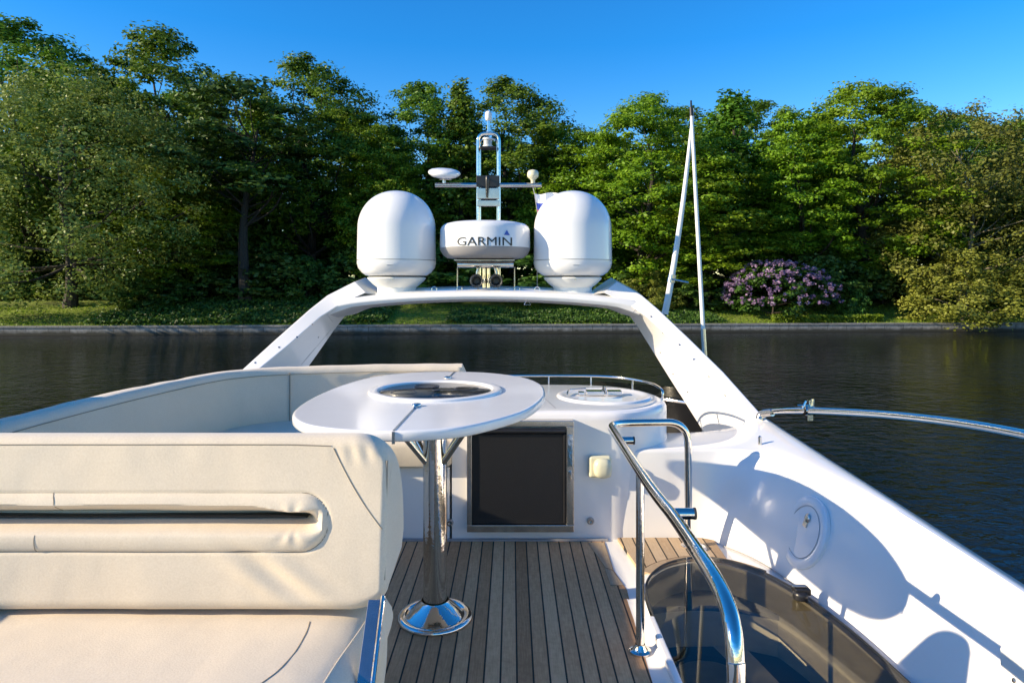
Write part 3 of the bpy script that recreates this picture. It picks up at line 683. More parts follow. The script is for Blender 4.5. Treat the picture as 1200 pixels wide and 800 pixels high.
mb.box((sc.x-.09,sc.y-.01,sc.z+.006), (sc.x+.09,sc.y+.05,sc.z+.026)); mb.tube([(sc.x, sc.y-.09, sc.z+.02),(sc.x,sc.y,sc.z+.045),(sc.x,sc.y+.05,sc.z+.02)], .009, 10, 4)
mb.box((sc.x-.13,sc.y+.0,sc.z+.004), (sc.x-.10,sc.y+.04,sc.z+.02)); mb.build('faucet', 'chrome', cons, bevel=.003)
# low fiddle rail
rp = cat2([(-.25,3.90,.628),(0,3.90,.628),(.3,3.90,.628),(.45,3.89,.628),(.58,3.84,.628),(.68,3.74,.626),(.745,3.62,.622),(.762,3.50,.616)], 5)
mb = MB(); mb.tube(rp, .0065, 10); mb.tube([(.762,3.50,.616),(.766,3.47,.60),(.764,3.47,.56)], .0065, 10, 3)
for x, y in [(-.1,3.90),(.21,3.90),(.45,3.89),(.665,3.765)]: mb.tube([(x,y,.57),(x,y,.627)], .0055, 8)
mb.build('fiddle_rail', 'chrome', cons)
# fridge
def fz(y, Y=3.06): return CZ-(y-HOR)*Y/F
fx0, fx1 = -.20, .275; z0, z1 = .052, .545
mb = MB(); t = .022
mb.box((fx0,3.024,z0), (fx1,3.075,z0+.032)); mb.box((fx0,3.024,z1-.026), (fx1,3.075,z1)); mb.box((fx0,3.024,z0+.030), (fx0+.022,3.075,z1-.024)); mb.box((fx1-.034,3.024,z0+.030), (fx1,3.075,z1-.024))
fr_o = mb.build('fridge_frame', 'steel_dull', cons, bevel=.003)
mb = MB(); mb.box((fx0+.020,3.034,z0+.034), (fx1-.032,3.072,z1-.06)); fd = mb.build('fridge_door', 'mesh_black', cons, bevel=.002)
mb = MB(); mb.tube([(fx0+.028,3.030,z1-.046),(fx1-.04,3.030,z1-.046)], .012, 16); mb.build('roller', 'black', fd)
mb = MB(); mb.tube([(fx1-.042,3.031,z0+.04),(fx1-.042,3.031,z1-.06)], .005, 8); mb.build('edge_rod', 'black', fd)
mb = MB(); mb.box((fx1-.030,3.019,z1-.20), (fx1-.006,3.0235,z1-.06)); mb.box((fx1-.026,3.015,z1-.26), (fx1-.010,3.0235,z1-.22)); mb.build('latch', 'chrome', fr_o, bevel=.002)
for px, py in [(692,610),(527,612)]:
    p = P(px, py, 3.068); MB().lathe([(.0,-.002),(.006,-.002),(.0065,-.012),(.012,-.012),(.0165,-.004),(.0175,.004)], p, 24, 'Y', False, False).build('drain_fitting', 'steel_dull', cons)
# socket box with the half open cover
p = P(703, 546, 3.06)
mb = MB(); mb.box((p.x-.052,3.035,p.z-.048), (p.x+.050,3.072,p.z+.050)); so_ = mb.build('shower_box', 'cream_plastic', cons, bevel=.014, seg=4)
mb = MB(); n_ = 20; ring = [(p.x+.008+.040*math.copysign(abs(math.cos(a))**.7, math.cos(a)), p.z+.0+.043*math.copysign(abs(math.sin(a))**.75, math.sin(a))) for a in np.linspace(0, 2*PI, 28, endpoint=False)]
cxx, czz = p.x+.008, p.z
mb.rings([[(cxx+(x-cxx)*s, yy, czz+(z-czz)*s) for x, z in ring] for s, yy in [(1,3.034),(1,3.018),(.93,3.008),(.7,3.0),(.3,2.996)]]); mb.build('cover', 'cream_plastic', so_)

# ------------------------------------------------------------------ dinette sofa
sofa = thing('dinette_sofa', (-1.2, 2.6, 0), 'cream canvas U-shaped sofa around the left and front of the table', 'sofa')
path = cat2([(-1.56,.6),(-1.56,1.2),(-1.55,2.06),(-1.50,2.7),(-1.405,3.2),(-1.30,3.37),(-1.13,3.47),(-.8,3.555),(-.5,3.59),(-.245,3.60)], 8)
def cushion(path, z0, z1, thick, rnd=.03, wob=.004, endr=.025, side=1, lean=0):
    mb = MB(); rr = []; n = len(path)
    sec = []
    for (ax, az, a0) in ((0,1,0),):
        pass
    cs = [(0+rnd, 1), (1-rnd, 1)]
    K = 6; prof = []
    T, Hh = thick, z1-z0
    for cx_, cz_, st in ((T-rnd, Hh-rnd, 0), (rnd, Hh-rnd, PI/2), (rnd, rnd, PI), (T-rnd, rnd, 3*PI/2)):
        for k in range(K+1): a = st+k/K*PI/2; prof.append((cx_+rnd*math.cos(a), cz_+rnd*math.sin(a)))
    # extra points down the inner face
    q = []
    for i, pp in enumerate(prof):
        q.append(pp)
        if i == 2*(K+1)-1:
            for k in range(1, 10): q.append((0, Hh-rnd-(Hh-2*rnd)*k/10))
    P2 = [Vector(p) for p in path]
    for i, pc in enumerate(P2):
        t = (P2[min(i+1, n-1)]-P2[max(i-1, 0)]).normalized(); nn = Vector((-t.y, t.x))*side
        d0 = min((pc-P2[0]).length, (pc-P2[-1]).length); sh = 0 if d0 > endr else (1-math.sqrt(max(0, 1-((endr-d0)/endr)**2)))
        ring = []
        for u, h in q:
            uu = T/2+(u-T/2)*(1-sh*.5); hh = Hh/2+(h-Hh/2)*(1-sh*.25); w = wob*nz(pc.x, pc.y, h, 9)+wob*nz(pc.x, pc.y, h, 3)*1.5
            uu += lean*(hh/Hh)
            ring.append((pc.x+nn.x*(uu+(-w if u < T/2 else w)), pc.y+nn.y*(uu+(-w if u < T/2 else w)), z0+hh+w*.6))
        rr.append(ring)
    mb.rings(rr); return mb
dense = []
def densify(path, step=.02):
    out = [Vector(path[0])]
    for a, b in zip(path[:-1], path[1:]):
        a, b = Vector(a), Vector(b); k = max(1, int((b-a).length/step))
        out += [a.lerp(b, j/k) for j in range(1, k+1)]
    return out
dp = densify(path); cushion([tuple(p) for p in dp], .40, .725, .10, .035, .004).build('backrest', 'fabric', sofa, ang=60)
def seamline(pts, r=.0022, mat='seam', parent=None): return MB().tube(pts, r, 6).build('seam', mat, parent)
seamline([(p.x*1.0+.002, p.y-.002, .692) for p in dp[:-2]], .0018, 'seam', sofa)
sp_ = dp[min(range(len(dp)), key=lambda i: abs(600+F*dp[i].x/dp[i].y-337))]
seamline([(sp_.x+.001, sp_.y-.001, z) for z in np.linspace(.43,.70,6)], .003, 'seam', sofa)
# seat cushions: left run and front run
mb = MB(); 
def slab(mb, poly, z0, z1, r=.03, crown_=.008):
    c = Vector((sum(p[0] for p in poly)/len(poly), sum(p[1] for p in poly)/len(poly))); rr = []
    for z, d in [(z0,.01),(z0+.01,0),(z1-r,0),(z1-r*.6,r*.08),(z1-r*.3,r*.3),(z1-r*.08,r*.65),(z1,r*1.1),(z1+crown_*.6,r*3),(z1+crown_,r*5)]:
        ring = []
        for p in poly:
            v = Vector(p)-c; L = max(v.length, .01); q = c+v*(max(L-d, .02)/L); ring.append((q.x, q.y, z+.003*nz(q.x, q.y, z, 7)))
        rr.append(ring)
    mb.rings(rr); return mb
def rrect(x0, y0, x1, y1, r, k=5):
    o = []
    for cx_, cy_, st in ((x1-r,y1-r,0),(x0+r,y1-r,PI/2),(x0+r,y0+r,PI),(x1-r,y0+r,3*PI/2)):
        for j in range(k+1): a = st+j/k*PI/2; o.append((cx_+r*math.cos(a), cy_+r*math.sin(a)))
    q = []
    for a, b in zip(o, o[1:]+o[:1]):
        m_ = max(1, int((Vector(a)-Vector(b)).length/.06)); q += [(a[0]+(b[0]-a[0])*j/m_, a[1]+(b[1]-a[1])*j/m_) for j in range(m_)]
    return q
slab(MB(), rrect(-1.55,1.75,-1.0,3.02,.05), .33, .445).build('seat_cushion', 'fabric', sofa, ang=60)
slab(MB(), rrect(-1.42,3.03,-.27,3.56,.05), .335, .448).build('seat_cushion', 'fabric', sofa, ang=60)
mb = MB(); mb.box((-1.55,1.8,-.005), (-1.05,3.0,.325)); mb.box((-1.55,3.07,-.005), (-.28,3.7,.328)); mb.build('base', 'gel', sofa, bevel=.01)

# ------------------------------------------------------------------ table
tb = thing('pedestal_table', (-.264, 2.347, 0), 'white oval folding table on a polished steel pedestal', 'table')
zpx = [(75,285),(110,318),(200,337),(330,347),(470,350),(600,346),(750,332),(900,298),(1000,262),(1055,220),(1062,192),(1045,165),(980,140),(850,122),(700,117),(550,120),(400,136),(280,166),(180,206),(105,248)]
Z_T = .790; outline = []
for a, b_ in zpx:
    p = PZ(320+a/3.3333, 400+b_/3.3333, Z_T); outline.append((p.x, p.y))
outline = cat2(outline, 6, True)
tc_ = Vector((-.262, 2.25))
def toff(d, z): 
    r = []
    for x, y in outline:
        v = Vector((x, y))-tc_; L = v.length; q = tc_+v*((L-d)/L); r.append((q.x, q.y, z))
    return r
def mirrorcut(mb, d0):
    pass
mb = MB(); ringz = [(.06,-.028),(.010,-.028),(.004,-.026),(0,-.022),(0,-.006),(.0015,-.003),(.005,-.0004),(.006,0),(.012,0)]
rr = [toff(d, Z_T+z) for d, z in ringz]
NR = 44
# upper face as a ring down to the hole of the centre insert
hole = Vector((-.258, 2.312)); 
last = rr[-1]; m_ = len(last); r_in = .226
inn_ = []
for x, y, z in last:
    v = Vector((x, y))-hole; v.normalize(); inn_.append((hole.x+v.x*r_in, hole.y+v.y*r_in, Z_T))
mid = [tuple(Vector(a).lerp(Vector(b_), .5)) for a, b_ in zip(last, inn_)]
near_ = [tuple(Vector(b_).lerp(Vector(a), .06)) for a, b_ in zip(last, inn_)]
rr += [mid, near_, inn_, [(x, y, Z_T-.03) for x, y, z in inn_]]
mb.rings(rr, True, False, False)
# underside
mb.rings([rr[0], [(x, y, Z_T-.03) for x, y, z in inn_]], True, False, False)
ttop = mb.build('tabletop', 'gel', tb, ang=60)
mb = MB(); mb.lathe([(.225,-.02),(.225,.003),(.223,.006),(.219,.007),(.196,.007),(.192,.005),(.189,-.002),(.188,-.012)], (hole.x, hole.y, Z_T), 64, cap0=False, cap1=False); mb.build('insert_ring', 'gel', ttop, ang=60)
mb = MB(); mb.lathe([(.1885,-.016),(.1885,-.001),(.183,.001),(0,.001)], (hole.x, hole.y, Z_T), 64, cap0=False, cap1=False); gl_ = mb.build('glass_insert', 'black_glass', ttop)
mb = MB()
for a in range(4):
    q = hole+Vector((math.cos(a*PI/2+.4), math.sin(a*PI/2+.4)))*.11
    mb.lathe([(.040,.0012),(.041,.0022),(.043,.0022),(.044,.0012)], (q.x, q.y, Z_T), 28, cap0=False, cap1=False)
mb.lathe([(.014,.0012),(.013,.003),(.0,.0032)], (hole.x, hole.y, Z_T), 20, cap1=False); mb.build('cup_holder', 'black', gl_)
# hinge line between the two leaves
def strip(a, b_, w, z, mb):
    a, b_ = Vector(a), Vector(b_); t = (b_-a).normalized(); nn = Vector((-t.y, t.x))*w/2
    mb.add([(*(a-nn), z), (*(b_-nn), z), (*(b_+nn), z), (*(a+nn), z), (*(a-nn), z-.003), (*(b_-nn), z-.003), (*(b_+nn), z-.003), (*(a+nn), z-.003)], [(0,1,2,3),(4,7,6,5),(0,4,5,1),(1,5,6,2),(2,6,7,3),(3,7,4,0)])
h1a = PZ(461.5, 504.5, Z_T); h1b = PZ(489, 475, Z_T); h2a = PZ(524, 444, Z_T); h2b = PZ(532.5, 436, Z_T)
mb = MB(); strip(h2a.xy, h2b.xy, .006, Z_T+.0015, mb); mb.build('leaf_joint', 'steel_dull', ttop)
mb = MB(); strip(h1a.xy, h1b.xy, .006, Z_T+.0015, mb)
mb.box((h1a.x-.0035,h1a.y-.009,Z_T-.031), (h1a.x+.0035,h1a.y-.004,Z_T-.001)); mb.build('leaf_joint', 'steel_dull', ttop)
mb = MB(); 
for q, s in ((h1b, 1), (h2a, -1)):
    mb = MB(); mb.lathe([(.014,.001),(.014,.006),(.010,.009),(.0,.009)], (q.x, q.y-.012*s, Z_T), 20, cap1=False); mb.box((q.x-.006, q.y-.05 if s > 0 else q.y, Z_T+.001), (q.x+.006, q.y if s > 0 else q.y+.05, Z_T+.005))
    mb.build('catch', 'chrome', ttop, bevel=.002)
bx, by = -.264, 2.347
mb = MB(); mb.lathe([(.128,.004),(.130,.010),(.126,.018),(.118,.021),(.104,.020),(.100,.016),(.094,.018),(.070,.045),(.050,.062),(.0465,.068)], (bx,by,0), 64, cap0=True, cap1=False); mb.build('base_flange', 'chrome', tb, ang=50)
mb = MB(); mb.lathe([(.041,.05),(.041,.75)], (bx,by,0), 48, cap1=False); pole_o = mb.build('pedestal', 'chrome', tb)
mb = MB()
for sx, sy in ((-1,-1),(1,-1),(-1,1),(1,1)): mb = MB(); mb.tube([(bx+.03*sx, by+.02*sy, .545), (bx+.165*sx, by+.13*sy, .753)], .0115, 14); mb.build('brace', 'chrome', tb)
mb = MB(); mb.prism(rrect(bx-.2,by-.2,bx+.2,by+.15,.03), .745, .7605); mb.build('mounting_plate', 'steel_dull', tb)

# ------------------------------------------------------------------ near bench with its back towards the table
seat = thing('helm_bench', (-.85, 1.2, 0), 'cream canvas bench with grab slot across its backrest, nearest at the left', 'bench')
XR, XL = -.252, -1.46; ZB, ZT = .497, .838; YF = 1.352
nx = 330; front_n = 120
xs_ = np.concatenate([np.linspace(XL, XR-.09, 270), XR-.09+.09*np.sin(np.linspace(0, PI/2, 42))[1:]])
def slot(x, z):
    s = z-.672; dx = max(0, x+.425); d = math.hypot(dx, s); sg = 1 if s > 0 else -1
    lift = 0
    if d < .056:
        lift += .010*math.sin(PI*min(1, d/.056))**.8
        if dx > 0: k = max(0, 1-dx/.045)
        else: k = 1
        wu = .037*(1-.35*math.exp(-((x+.44)/.06)**2))*(1+.12*nz(x, 5, 0, 6))
        if s > -.006: g = max(0, 1-max(s, 0)/wu)**1.15
        else: g = math.exp(-((s+.006)/.007)**2)
        wv = 1+.15*nz(x, 0, 0, 4)
        lift -= .075*g*k*wv
        if x > -.50: lift += .0013*math.exp(-((d-.026)/.016)**2)*math.sin(math.atan2(s, x+.44)*7+1.2)*min(1, (x+.50)/.06)
        if dx > 0: lift -= .014*math.exp(-(d/.018)**2)*(1-k)
    lift -= .003*math.exp(-((d-.056)/.003)**2)
    return lift
mb = MB(); rr = []
for xi, x in enumerate(xs_):
    e = max(0, (x-(XR-.075))/.075); ct = .075*(1-math.sqrt(max(0, 1-e*e))); cb = .05*(1-math.sqrt(max(0, 1-min(1, e)**2)))
    e2 = max(0, (x-(XR-.014))/.014); ins = .014*(1-math.sqrt(max(0, 1-e2*e2)))
    zb, zt_ = ZB+cb*.8, ZT-ct*.8; H_ = zt_-zb; ring = []
    rt = min(.022, H_*.2)
    # front face from bottom to top
    for k in range(front_n+1):
        z = zb+rt*.0+H_*k/front_n; zz = z
        yb = YF+(z-ZB)*.14
        ez = 0
        if z > zt_-rt: ez = rt*(1-math.sqrt(max(0, 1-((z-zt_+rt)/rt)**2)))
        if z < zb+rt*1.3: ez = rt*1.3*(1-math.sqrt(max(0, 1-((zb+rt*1.3-z)/(rt*1.3))**2)))
        puff = .006*math.sin(PI*(z-zb)/H_)
        wr = .0035*nz(x, 0, z, 4)+.0004*nz(x+9, 0, z, 16)
        # pull creases below the slot and at the top right corner
        wr += .0045*math.exp(-((x+.50-(z-.6)*-1.1)/.07)**2-((z-.57)/.045)**2)*math.sin((x*.8+z*1.1)*70)
        wr += .0012*math.exp(-((x+.31)/.05)**2-((z-.805)/.02)**2)*math.sin(x*190+z*60)
        ring.append((x, yb+ez+ins-puff-wr-slot(x, z), zz))
    # over the top and down the bulging back
    yt = YF+(zt_-ZB)*.14+rt
    for k in range(1, 26):
        t = k/26; a = t*PI/2
        ring.append((x, yt+(1.60-yt-ins)*math.sin(a)**1.0*(1), zb+.02+(zt_-zb-.02)*math.cos(a)**.75+.0))
    for k in range(1, 8): ring.append((x, 1.60-ins-(1.60-YF-.03)*k/8, zb+.02*(1-k/8)))
    rr.append(ring)
mb.rings(rr); br = mb.build('backrest', 'fabric', seat, ang=38)
def ff(x, z): return YF+(z-ZB)*.14-.006*math.sin(PI*(z-ZB)/(ZT-ZB))-slot(x, z)-.0035*nz(x,0,z,4)
def bseam(pts, r=.0011): seamline([(x, ff(x, z)-.0002, z) for x, z in pts], r, 'seam', br)
bseam([(x, .822-.0035*max(0, (x+.45)/.1)) for x in np.linspace(XL, -.37, 60)])
bseam([(-.365+.105*t, .815-.155*t-.01*math.sin(PI*t)) for t in np.linspace(0, 1, 20)])
bseam([(-.425+.0565*math.cos(a), .672+.0565*math.sin(a)) for a in np.linspace(PI/2, -PI/2, 24)], .0012)
bseam([(x, .672+.0565) for x in np.linspace(XL, -.425, 70)], .0009); bseam([(x, .672-.0565) for x in np.linspace(XL, -.425, 70)], .0012)
bseam([(-.93+.012*math.sin(t*3), .684+.044*t) for t in np.linspace(0,1,8)], .001); bseam([(-.95, .616+.035*t) for t in np.linspace(0,1,8)], .001)
seamline([(XR-.0035, YF+(z-ZB)*.14+.0035, z) for z in np.linspace(.56,.79,20)], .0024, 'seam', br)
# black strip standing in for the shade deep inside the slot
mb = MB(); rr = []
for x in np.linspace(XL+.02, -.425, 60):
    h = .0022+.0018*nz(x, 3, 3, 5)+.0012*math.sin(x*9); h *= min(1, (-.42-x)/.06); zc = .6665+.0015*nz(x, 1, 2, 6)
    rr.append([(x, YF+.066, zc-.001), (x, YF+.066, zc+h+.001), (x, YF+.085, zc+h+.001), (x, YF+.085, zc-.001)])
mb.rings(rr); mb.build('slot_shade_strip', 'black', br)
# seat
mb = MB(); poly = rrect(XL,.40,-.263,1.56,.05)
def slab2(mb, poly, z0, z1):
    c = Vector((-.9,.95)); rr = []
    for z, d in [(z0,.02),(z0+.03,.004),(z0+.05,0),(z1-.05,.003),(z1-.03,.012),(z1-.012,.028),(z1-.002,.05),(z1+.003,.075),(z1+.006,.11),(z1+.008,.16),(z1+.009,.22),(z1+.009,.28)]:
        ring = []
        for p in poly:
            v = Vector(p)-c; q = Vector((c.x+math.copysign(max(abs(v.x)-d, .01), v.x), c.y+math.copysign(max(abs(v.y)-d*(.8 if v.y > 0 else 1), .01), v.y)))
            w = .004*nz(q.x, q.y, 1, 5)+.003*nz(q.x, q.y, 2, 14)
            ring.append((q.x, q.y, z+w))
        rr.append(ring)
    mb.rings(rr); return mb
sc_ = slab2(MB(), poly, .36, .478).build('seat_cushion', 'fabric', seat, ang=60)
def sz(x, y): return .4865+.004*nz(x, y, 1, 5)+.003*nz(x, y, 2, 14)
bpy.context.view_layer.update()
def on_obj(ob, x, y):
    d = (P(x, y, 4)-Vector((0,0,CZ))).normalized(); e = ob.evaluated_get(bpy.context.evaluated_depsgraph_get()); iv = e.matrix_world.inverted()
    hit, loc, nrm, _ = e.ray_cast(iv @ Vector((0,0,CZ)), (iv.to_3x3() @ d).normalized()); return e.matrix_world @ loc if hit else None
pts = [on_obj(sc_, a, b_) for a, b_ in [(363,728),(360,738),(354,750),(346,763),(336,775),(324,787),(312,796),(298,806),(280,818)]]
pts = [p for p in pts if p]; pts = [Vector(q) for q in catmull(pts, [0]*len(pts), 4)[0]]
if len(pts) > 3: seamline(pts, .0012, 'seam', sc_)
pts = [on_obj(sc_, a, b_) for a, b_ in [(428,728),(420,740),(410,754),(400,768),(390,783),(380,799),(372,812)]]
pts = [p for p in pts if p]
if len(pts) > 3: seamline([Vector(q) for q in catmull(pts, [0]*len(pts), 4)[0]], .0016, 'fabric', sc_)
mb = MB(); mb.box((XL+.02,.45,-.005), (-.33,1.58,.355)); mb.build('base', 'gel', seat, bevel=.02)
# flat steel stay on the bench end
mb = MB(); a = P(439, 703, 1.325); b_ = P(425, 812, 1.19)
v = (b_-a).normalized(); wd = Vector((-.012,.0,0)); th = v.cross(Vector((1,0,0))).normalized()*.004
mb.add([a-wd-th, a+wd-th, a+wd+th, a-wd+th, b_-wd-th, b_+wd-th, b_+wd+th, b_-wd+th], [(0,1,2,3),(7,6,5,4),(0,4,5,1),(1,5,6,2),(2,6,7,3),(3,7,4,0)])
mb.tube([a+Vector((.004,0,.0)), a+Vector((.022,0,.001))], .003, 8)
mb.build('hinge_stay', 'steel_dull', seat, bevel=.0025)
mb = MB(); mb.tube([a+Vector((.0155,.004,.006)), b_+Vector((.0155,.004,.006))], .0045, 10); mb.build('hinge_rod', 'chrome', seat)
# end pad under the backrest, on the table side
mb = MB(); rr = []
for u in np.linspace(0, 1, 14):
    z = .475-.19*u; w = math.sin(PI*min(max(.08+.84*u, 0), 1))**.45
    rr.append([(-.285+.018*w*math.cos(t), 1.45+.055*w*math.sin(t), z+.002*math.sin(t*3)) for t in np.linspace(0, 2*PI, 20, endpoint=False)])
mb.rings(rr); mb.build('end_pad', 'fabric', seat, ang=60)

# ------------------------------------------------------------------ hatch lid and stair rail
hatch = thing('companionway_hatch', (.8, 1.9, .03), 'smoked acrylic sliding hatch over the stairwell beside the guard rail', 'hatch')
hi = inset(D0, .004)
mb = MB(); rr = []
vs0 = [(x, y, .034) for x, y in hi]; vs1 = [(x, y, .040) for x, y in hi]
mb.rings([vs0, vs1]); mb.build('smoked_panel', 'smoke', hatch)
mb = MB(); i2 = inset(D0, .012); mb.tube([(x, y, .036) for x, y in hi], .0045, 8); mb.build('edge_seal', 'rubber', hatch)
mb = MB(); i3 = inset(D0, .028); k0 = [i for i, p in enumerate(D0) if p[0] > .5 and p[1] < 2.8 and p[0] > .85]; mb.rings([[(*i2[i], .0335), (*i3[i], .0335), (*i3[i], .0315), (*i2[i], .0315)] for i in k0]); mb.build('slide_track', 'radar_grey', hatch)
hp = PZ(938, 705, .03)
mb = MB(); mb.lathe([(.026,.0),(.026,.02),(.02,.028),(.0,.03)], (hp.x, hp.y, .041), 20, cap1=False); mb.box((hp.x-.02,hp.y-.01,.055), (hp.x+.035,hp.y+.03,.078)); mb.build('turn_latch', 'black', hatch, bevel=.004)
mb = MB(); mb.box((hp.x-.026,hp.y+.004,.079), (hp.x+.026,hp.y+.022,.084)); mb.build('latch_cap', 'steel_dull', hatch, bevel=.002)
hp2 = PZ(1085, 798, .0); mb = MB(); mb.lathe([(.03,-.02),(.03,.01),(.02,.02),(.0,.022)], (1.06,1.92,-.01), 20, cap1=False); mb.build('turn_latch', 'black', hatch)

rail = thing('guard_rail', (.4, 2.13, 0), 'polished steel guard rail bent around the open side of the stairwell', 'rail')
A = P(806, 490, 2.93)
pth = [Vector((.765,2.955,.02)), P(806, 494, 2.95), P(713, 496, 2.90)]
pa = [pth[0]]+rounded([pth[0], pth[1], pth[2], P(760, 565, 2.05)], .10, 12)[1:-1]
pa += [P(760,567,2.02), P(790,606,1.73), P(818,647,1.48), P(838,678,1.35), P(852,708,1.265), P(859,738,1.22), P(862,775,1.20), P(863,830,1.195), P(863,1300,1.19)]
k_ = len(pa)-9; pa = pa[:k_-1]+[Vector(q) for q in catmull([pa[k_-1]]+pa[k_:], [0]*10, 8)[0]]
mb = MB(); mb.tube(pa, .0160, 24); mb.build('rail_tube', 'chrome', rail)
DP = densify(pa, .01)
def rail_at(px):
    best = min((q for q in DP if q.y < 2.75), key=lambda q: abs(600+F*q.x/q.y-px)); return best
ra = rail_at(748); mb = MB(); mb.tube([(.400,2.13,.0),(.400,2.13,ra.z-.005)], .0132, 20); mb.build('post', 'chrome', rail)
for (x, y) in ((.400,2.13),(.765,2.955)): mb = MB(); mb.lathe([(.034,.004),(.034,.010),(.024,.014),(.0165,.026),(.015,.03)], (x,y,0 if x < .5 else .012), 24, cap1=False); mb.build('foot', 'chrome', rail)
for (px, L) in ((726, .038), (786, .045)):
    q = rail_at(px); mb = MB(); mb.tube([q, q+Vector((L+.012,.0,0))], .0145, 18); st_ = mb.build('stub', 'chrome', rail)
    mb = MB(); mb.tube([q+Vector((L+.0125,0,0)), q+Vector((L+.018,0,0))], .0152, 18); mb.build('stub_cap', 'rubber', st_)

# ------------------------------------------------------------------ bimini tube
bim = thing('bimini_frame_tube', (1.32, 3.6, .45), 'curved polished steel canopy tube running aft from the arch foot', 'tube')
mb = MB(); q0 = P(893, 487, 3.55)
mb.tube([q0, P(905, 482, 3.5), P(930, 481, 3.3), P(965, 481.5, 3.1), P(1040, 486, 2.75), P(1120, 495, 2.4), P(1200, 509, 2.1), P(1330, 540, 1.7), P(1600, 610, 1.25)], .016, 20, 8); mb.build('tube', 'chrome', bim)
mb = MB(); mb.tube([q0+Vector((-.015,0,-.02)), q0+Vector((.0,0,.01)), P(905,483,3.49)], .020, 14, 3); mb.build('hinge', 'steel_dull', bim)
c_ = P(948, 481, 3.2); mb = MB(); mb.tube([c_+Vector((-.022,.0,0)), c_+Vector((.022,0,0))], .0225, 16); mb.box((c_.x-.012,c_.y-.012,c_.z-.045), (c_.x+.014,c_.y+.012,c_.z-.015)); mb.box((c_.x-.004,c_.y-.01,c_.z+.012), (c_.x+.006,c_.y+.01,c_.z+.05))
mb.tube([c_+Vector((-.055,0,.024)), c_+Vector((.01,0,.024))], .005, 8); mb.tube([c_+Vector((.012,0,.01)), c_+Vector((.018,0,.055))], .009, 8); mb.tube([c_+Vector((-.03,0,.01)), c_+Vector((-.012,0,.045))], .006, 8); mb.build('clamp', 'chrome', bim)

mb = MB(); rr = []  # roll added out of view so that its shadow covers the deck
for u in np.linspace(0, 1, 26):
    y = 1.30+1.15*u; w = .12*math.sin(PI*min(max(.10+.8*u, 0), 1))**.2
    rr.append([(-1.945+w*math.cos(a)*(1+.05*math.sin(a*3+y*9)), y, .855+w*math.sin(a)*(1+.04*math.sin(a*4+y*7))) for a in np.linspace(0, 2*PI, 22, endpoint=False)])
mb.rings(rr); tag(mb.build('shade_roll', 'fabric', ang=60), 'added cream roll out of view on the left, there to shade the deck', 'shadow caster')
mb = MB(); LT = [P(a, b_, c) for a, b_, c in [(893,487,3.55),(965,489,3.1),(1040,500,2.75),(1120,505,2.4),(1200,509,2.1),(1330,540,1.7),(1600,610,1.25)]]
mb.tube([Vector((2*XC-p.x, p.y, p.z-.02)) for p in LT], .016, 16, 6); tag(mb.build('canopy_tube', 'chrome'), 'steel canopy tube on the left side, beside the added shade roll', 'tube')

# ------------------------------------------------------------------ arch equipment
YD = 4.42
def zz(y, Y=YD): return CZ-(y-HOR)*Y/F
def dome(px, label):
    c = P(px, 343, YD); t = thing('satellite_dome', (c.x, YD, c.z), label, 'satellite dome', 'pair of white satellite domes on the arch')
    s = YD/F; rr_ = 45.8*s
    mb = MB(); prof = []
    ztop = zz(224); zs = zz(305); zcyl = zz(268)
    for k in range(21): a = PI/2*k/20; prof.append((rr_*math.sin(a)**.92*.985 if k else .0, zcyl+(ztop-zcyl)*math.cos(a)))
    prof += [(rr_*.992, zz(285)), (rr_, zs)]
    mb.lathe(prof, (c.x,YD,0), 72, cap0=False, cap1=False); mb.build('shell', 'dome', t, ang=60)
    mb = MB(); mb.lathe([(rr_*.985, zs), (rr_*.985, zs-.004)], (c.x,YD,0), 72, cap0=False, cap1=False); mb.build('seam', 'radar_grey', t)
    mb = MB(); pr = [(rr_, zs-.004), (rr_*1.0, zz(309)), (rr_*.97, zz(314)), (rr_*.89, zz(319)), (rr_*.78, zz(322.5)), (rr_*.70, zz(323.5)), (.0, zz(323.5))]
    mb.lathe(pr, (c.x,YD,0), 72, cap0=False, cap1=False); mb.build('lower_shell', 'dome', t, ang=60)
    mb = MB(); mb.lathe([(rr_*.69, zz(323.5)), (rr_*.69, zz(325))], (c.x,YD,0), 48, cap0=False, cap1=False); mb.build('gasket', 'black', t)
    mb = MB(); mb.lathe([(.0, zz(325)), (rr_*.73, zz(325)), (rr_*.74, zz(326)), (rr_*.72, zz(327.5)), (rr_*.60, zz(333)), (rr_*.50, zz(336.5)), (rr_*.49, zz(337)), (rr_*.49, zz(346))], (c.x,YD,0), 56, cap0=False, cap1=False); mb.build('pedestal', 'white_plastic', t, ang=40)
    mb = MB(); yv = YD-rr_*.955; mb.add([(c.x-.022,yv+.012,zz(311)),(c.x+.022,yv+.012,zz(311)),(c.x,yv+.022,zz(318)),(c.x-.022,yv-.012,zz(311)),(c.x+.022,yv-.012,zz(311)),(c.x,yv+.01,zz(317))], [(0,1,2),(3,5,4),(0,3,4,1),(1,4,5,2),(2,5,3,0)]); mb.build('drain_notch', 'white_plastic', t)
    mb = MB(); mb.lathe([(.006,-.004),(.006,.002),(.0,.003)], (c.x, YD-rr_*.72, zz(327)), 12, 'Y'); mb.build('bolt', 'steel_dull', t)
    return t
dome(465, 'white satellite dome on the arch, left of the radar')
dome(671, 'white satellite dome on the arch, right of the radar')

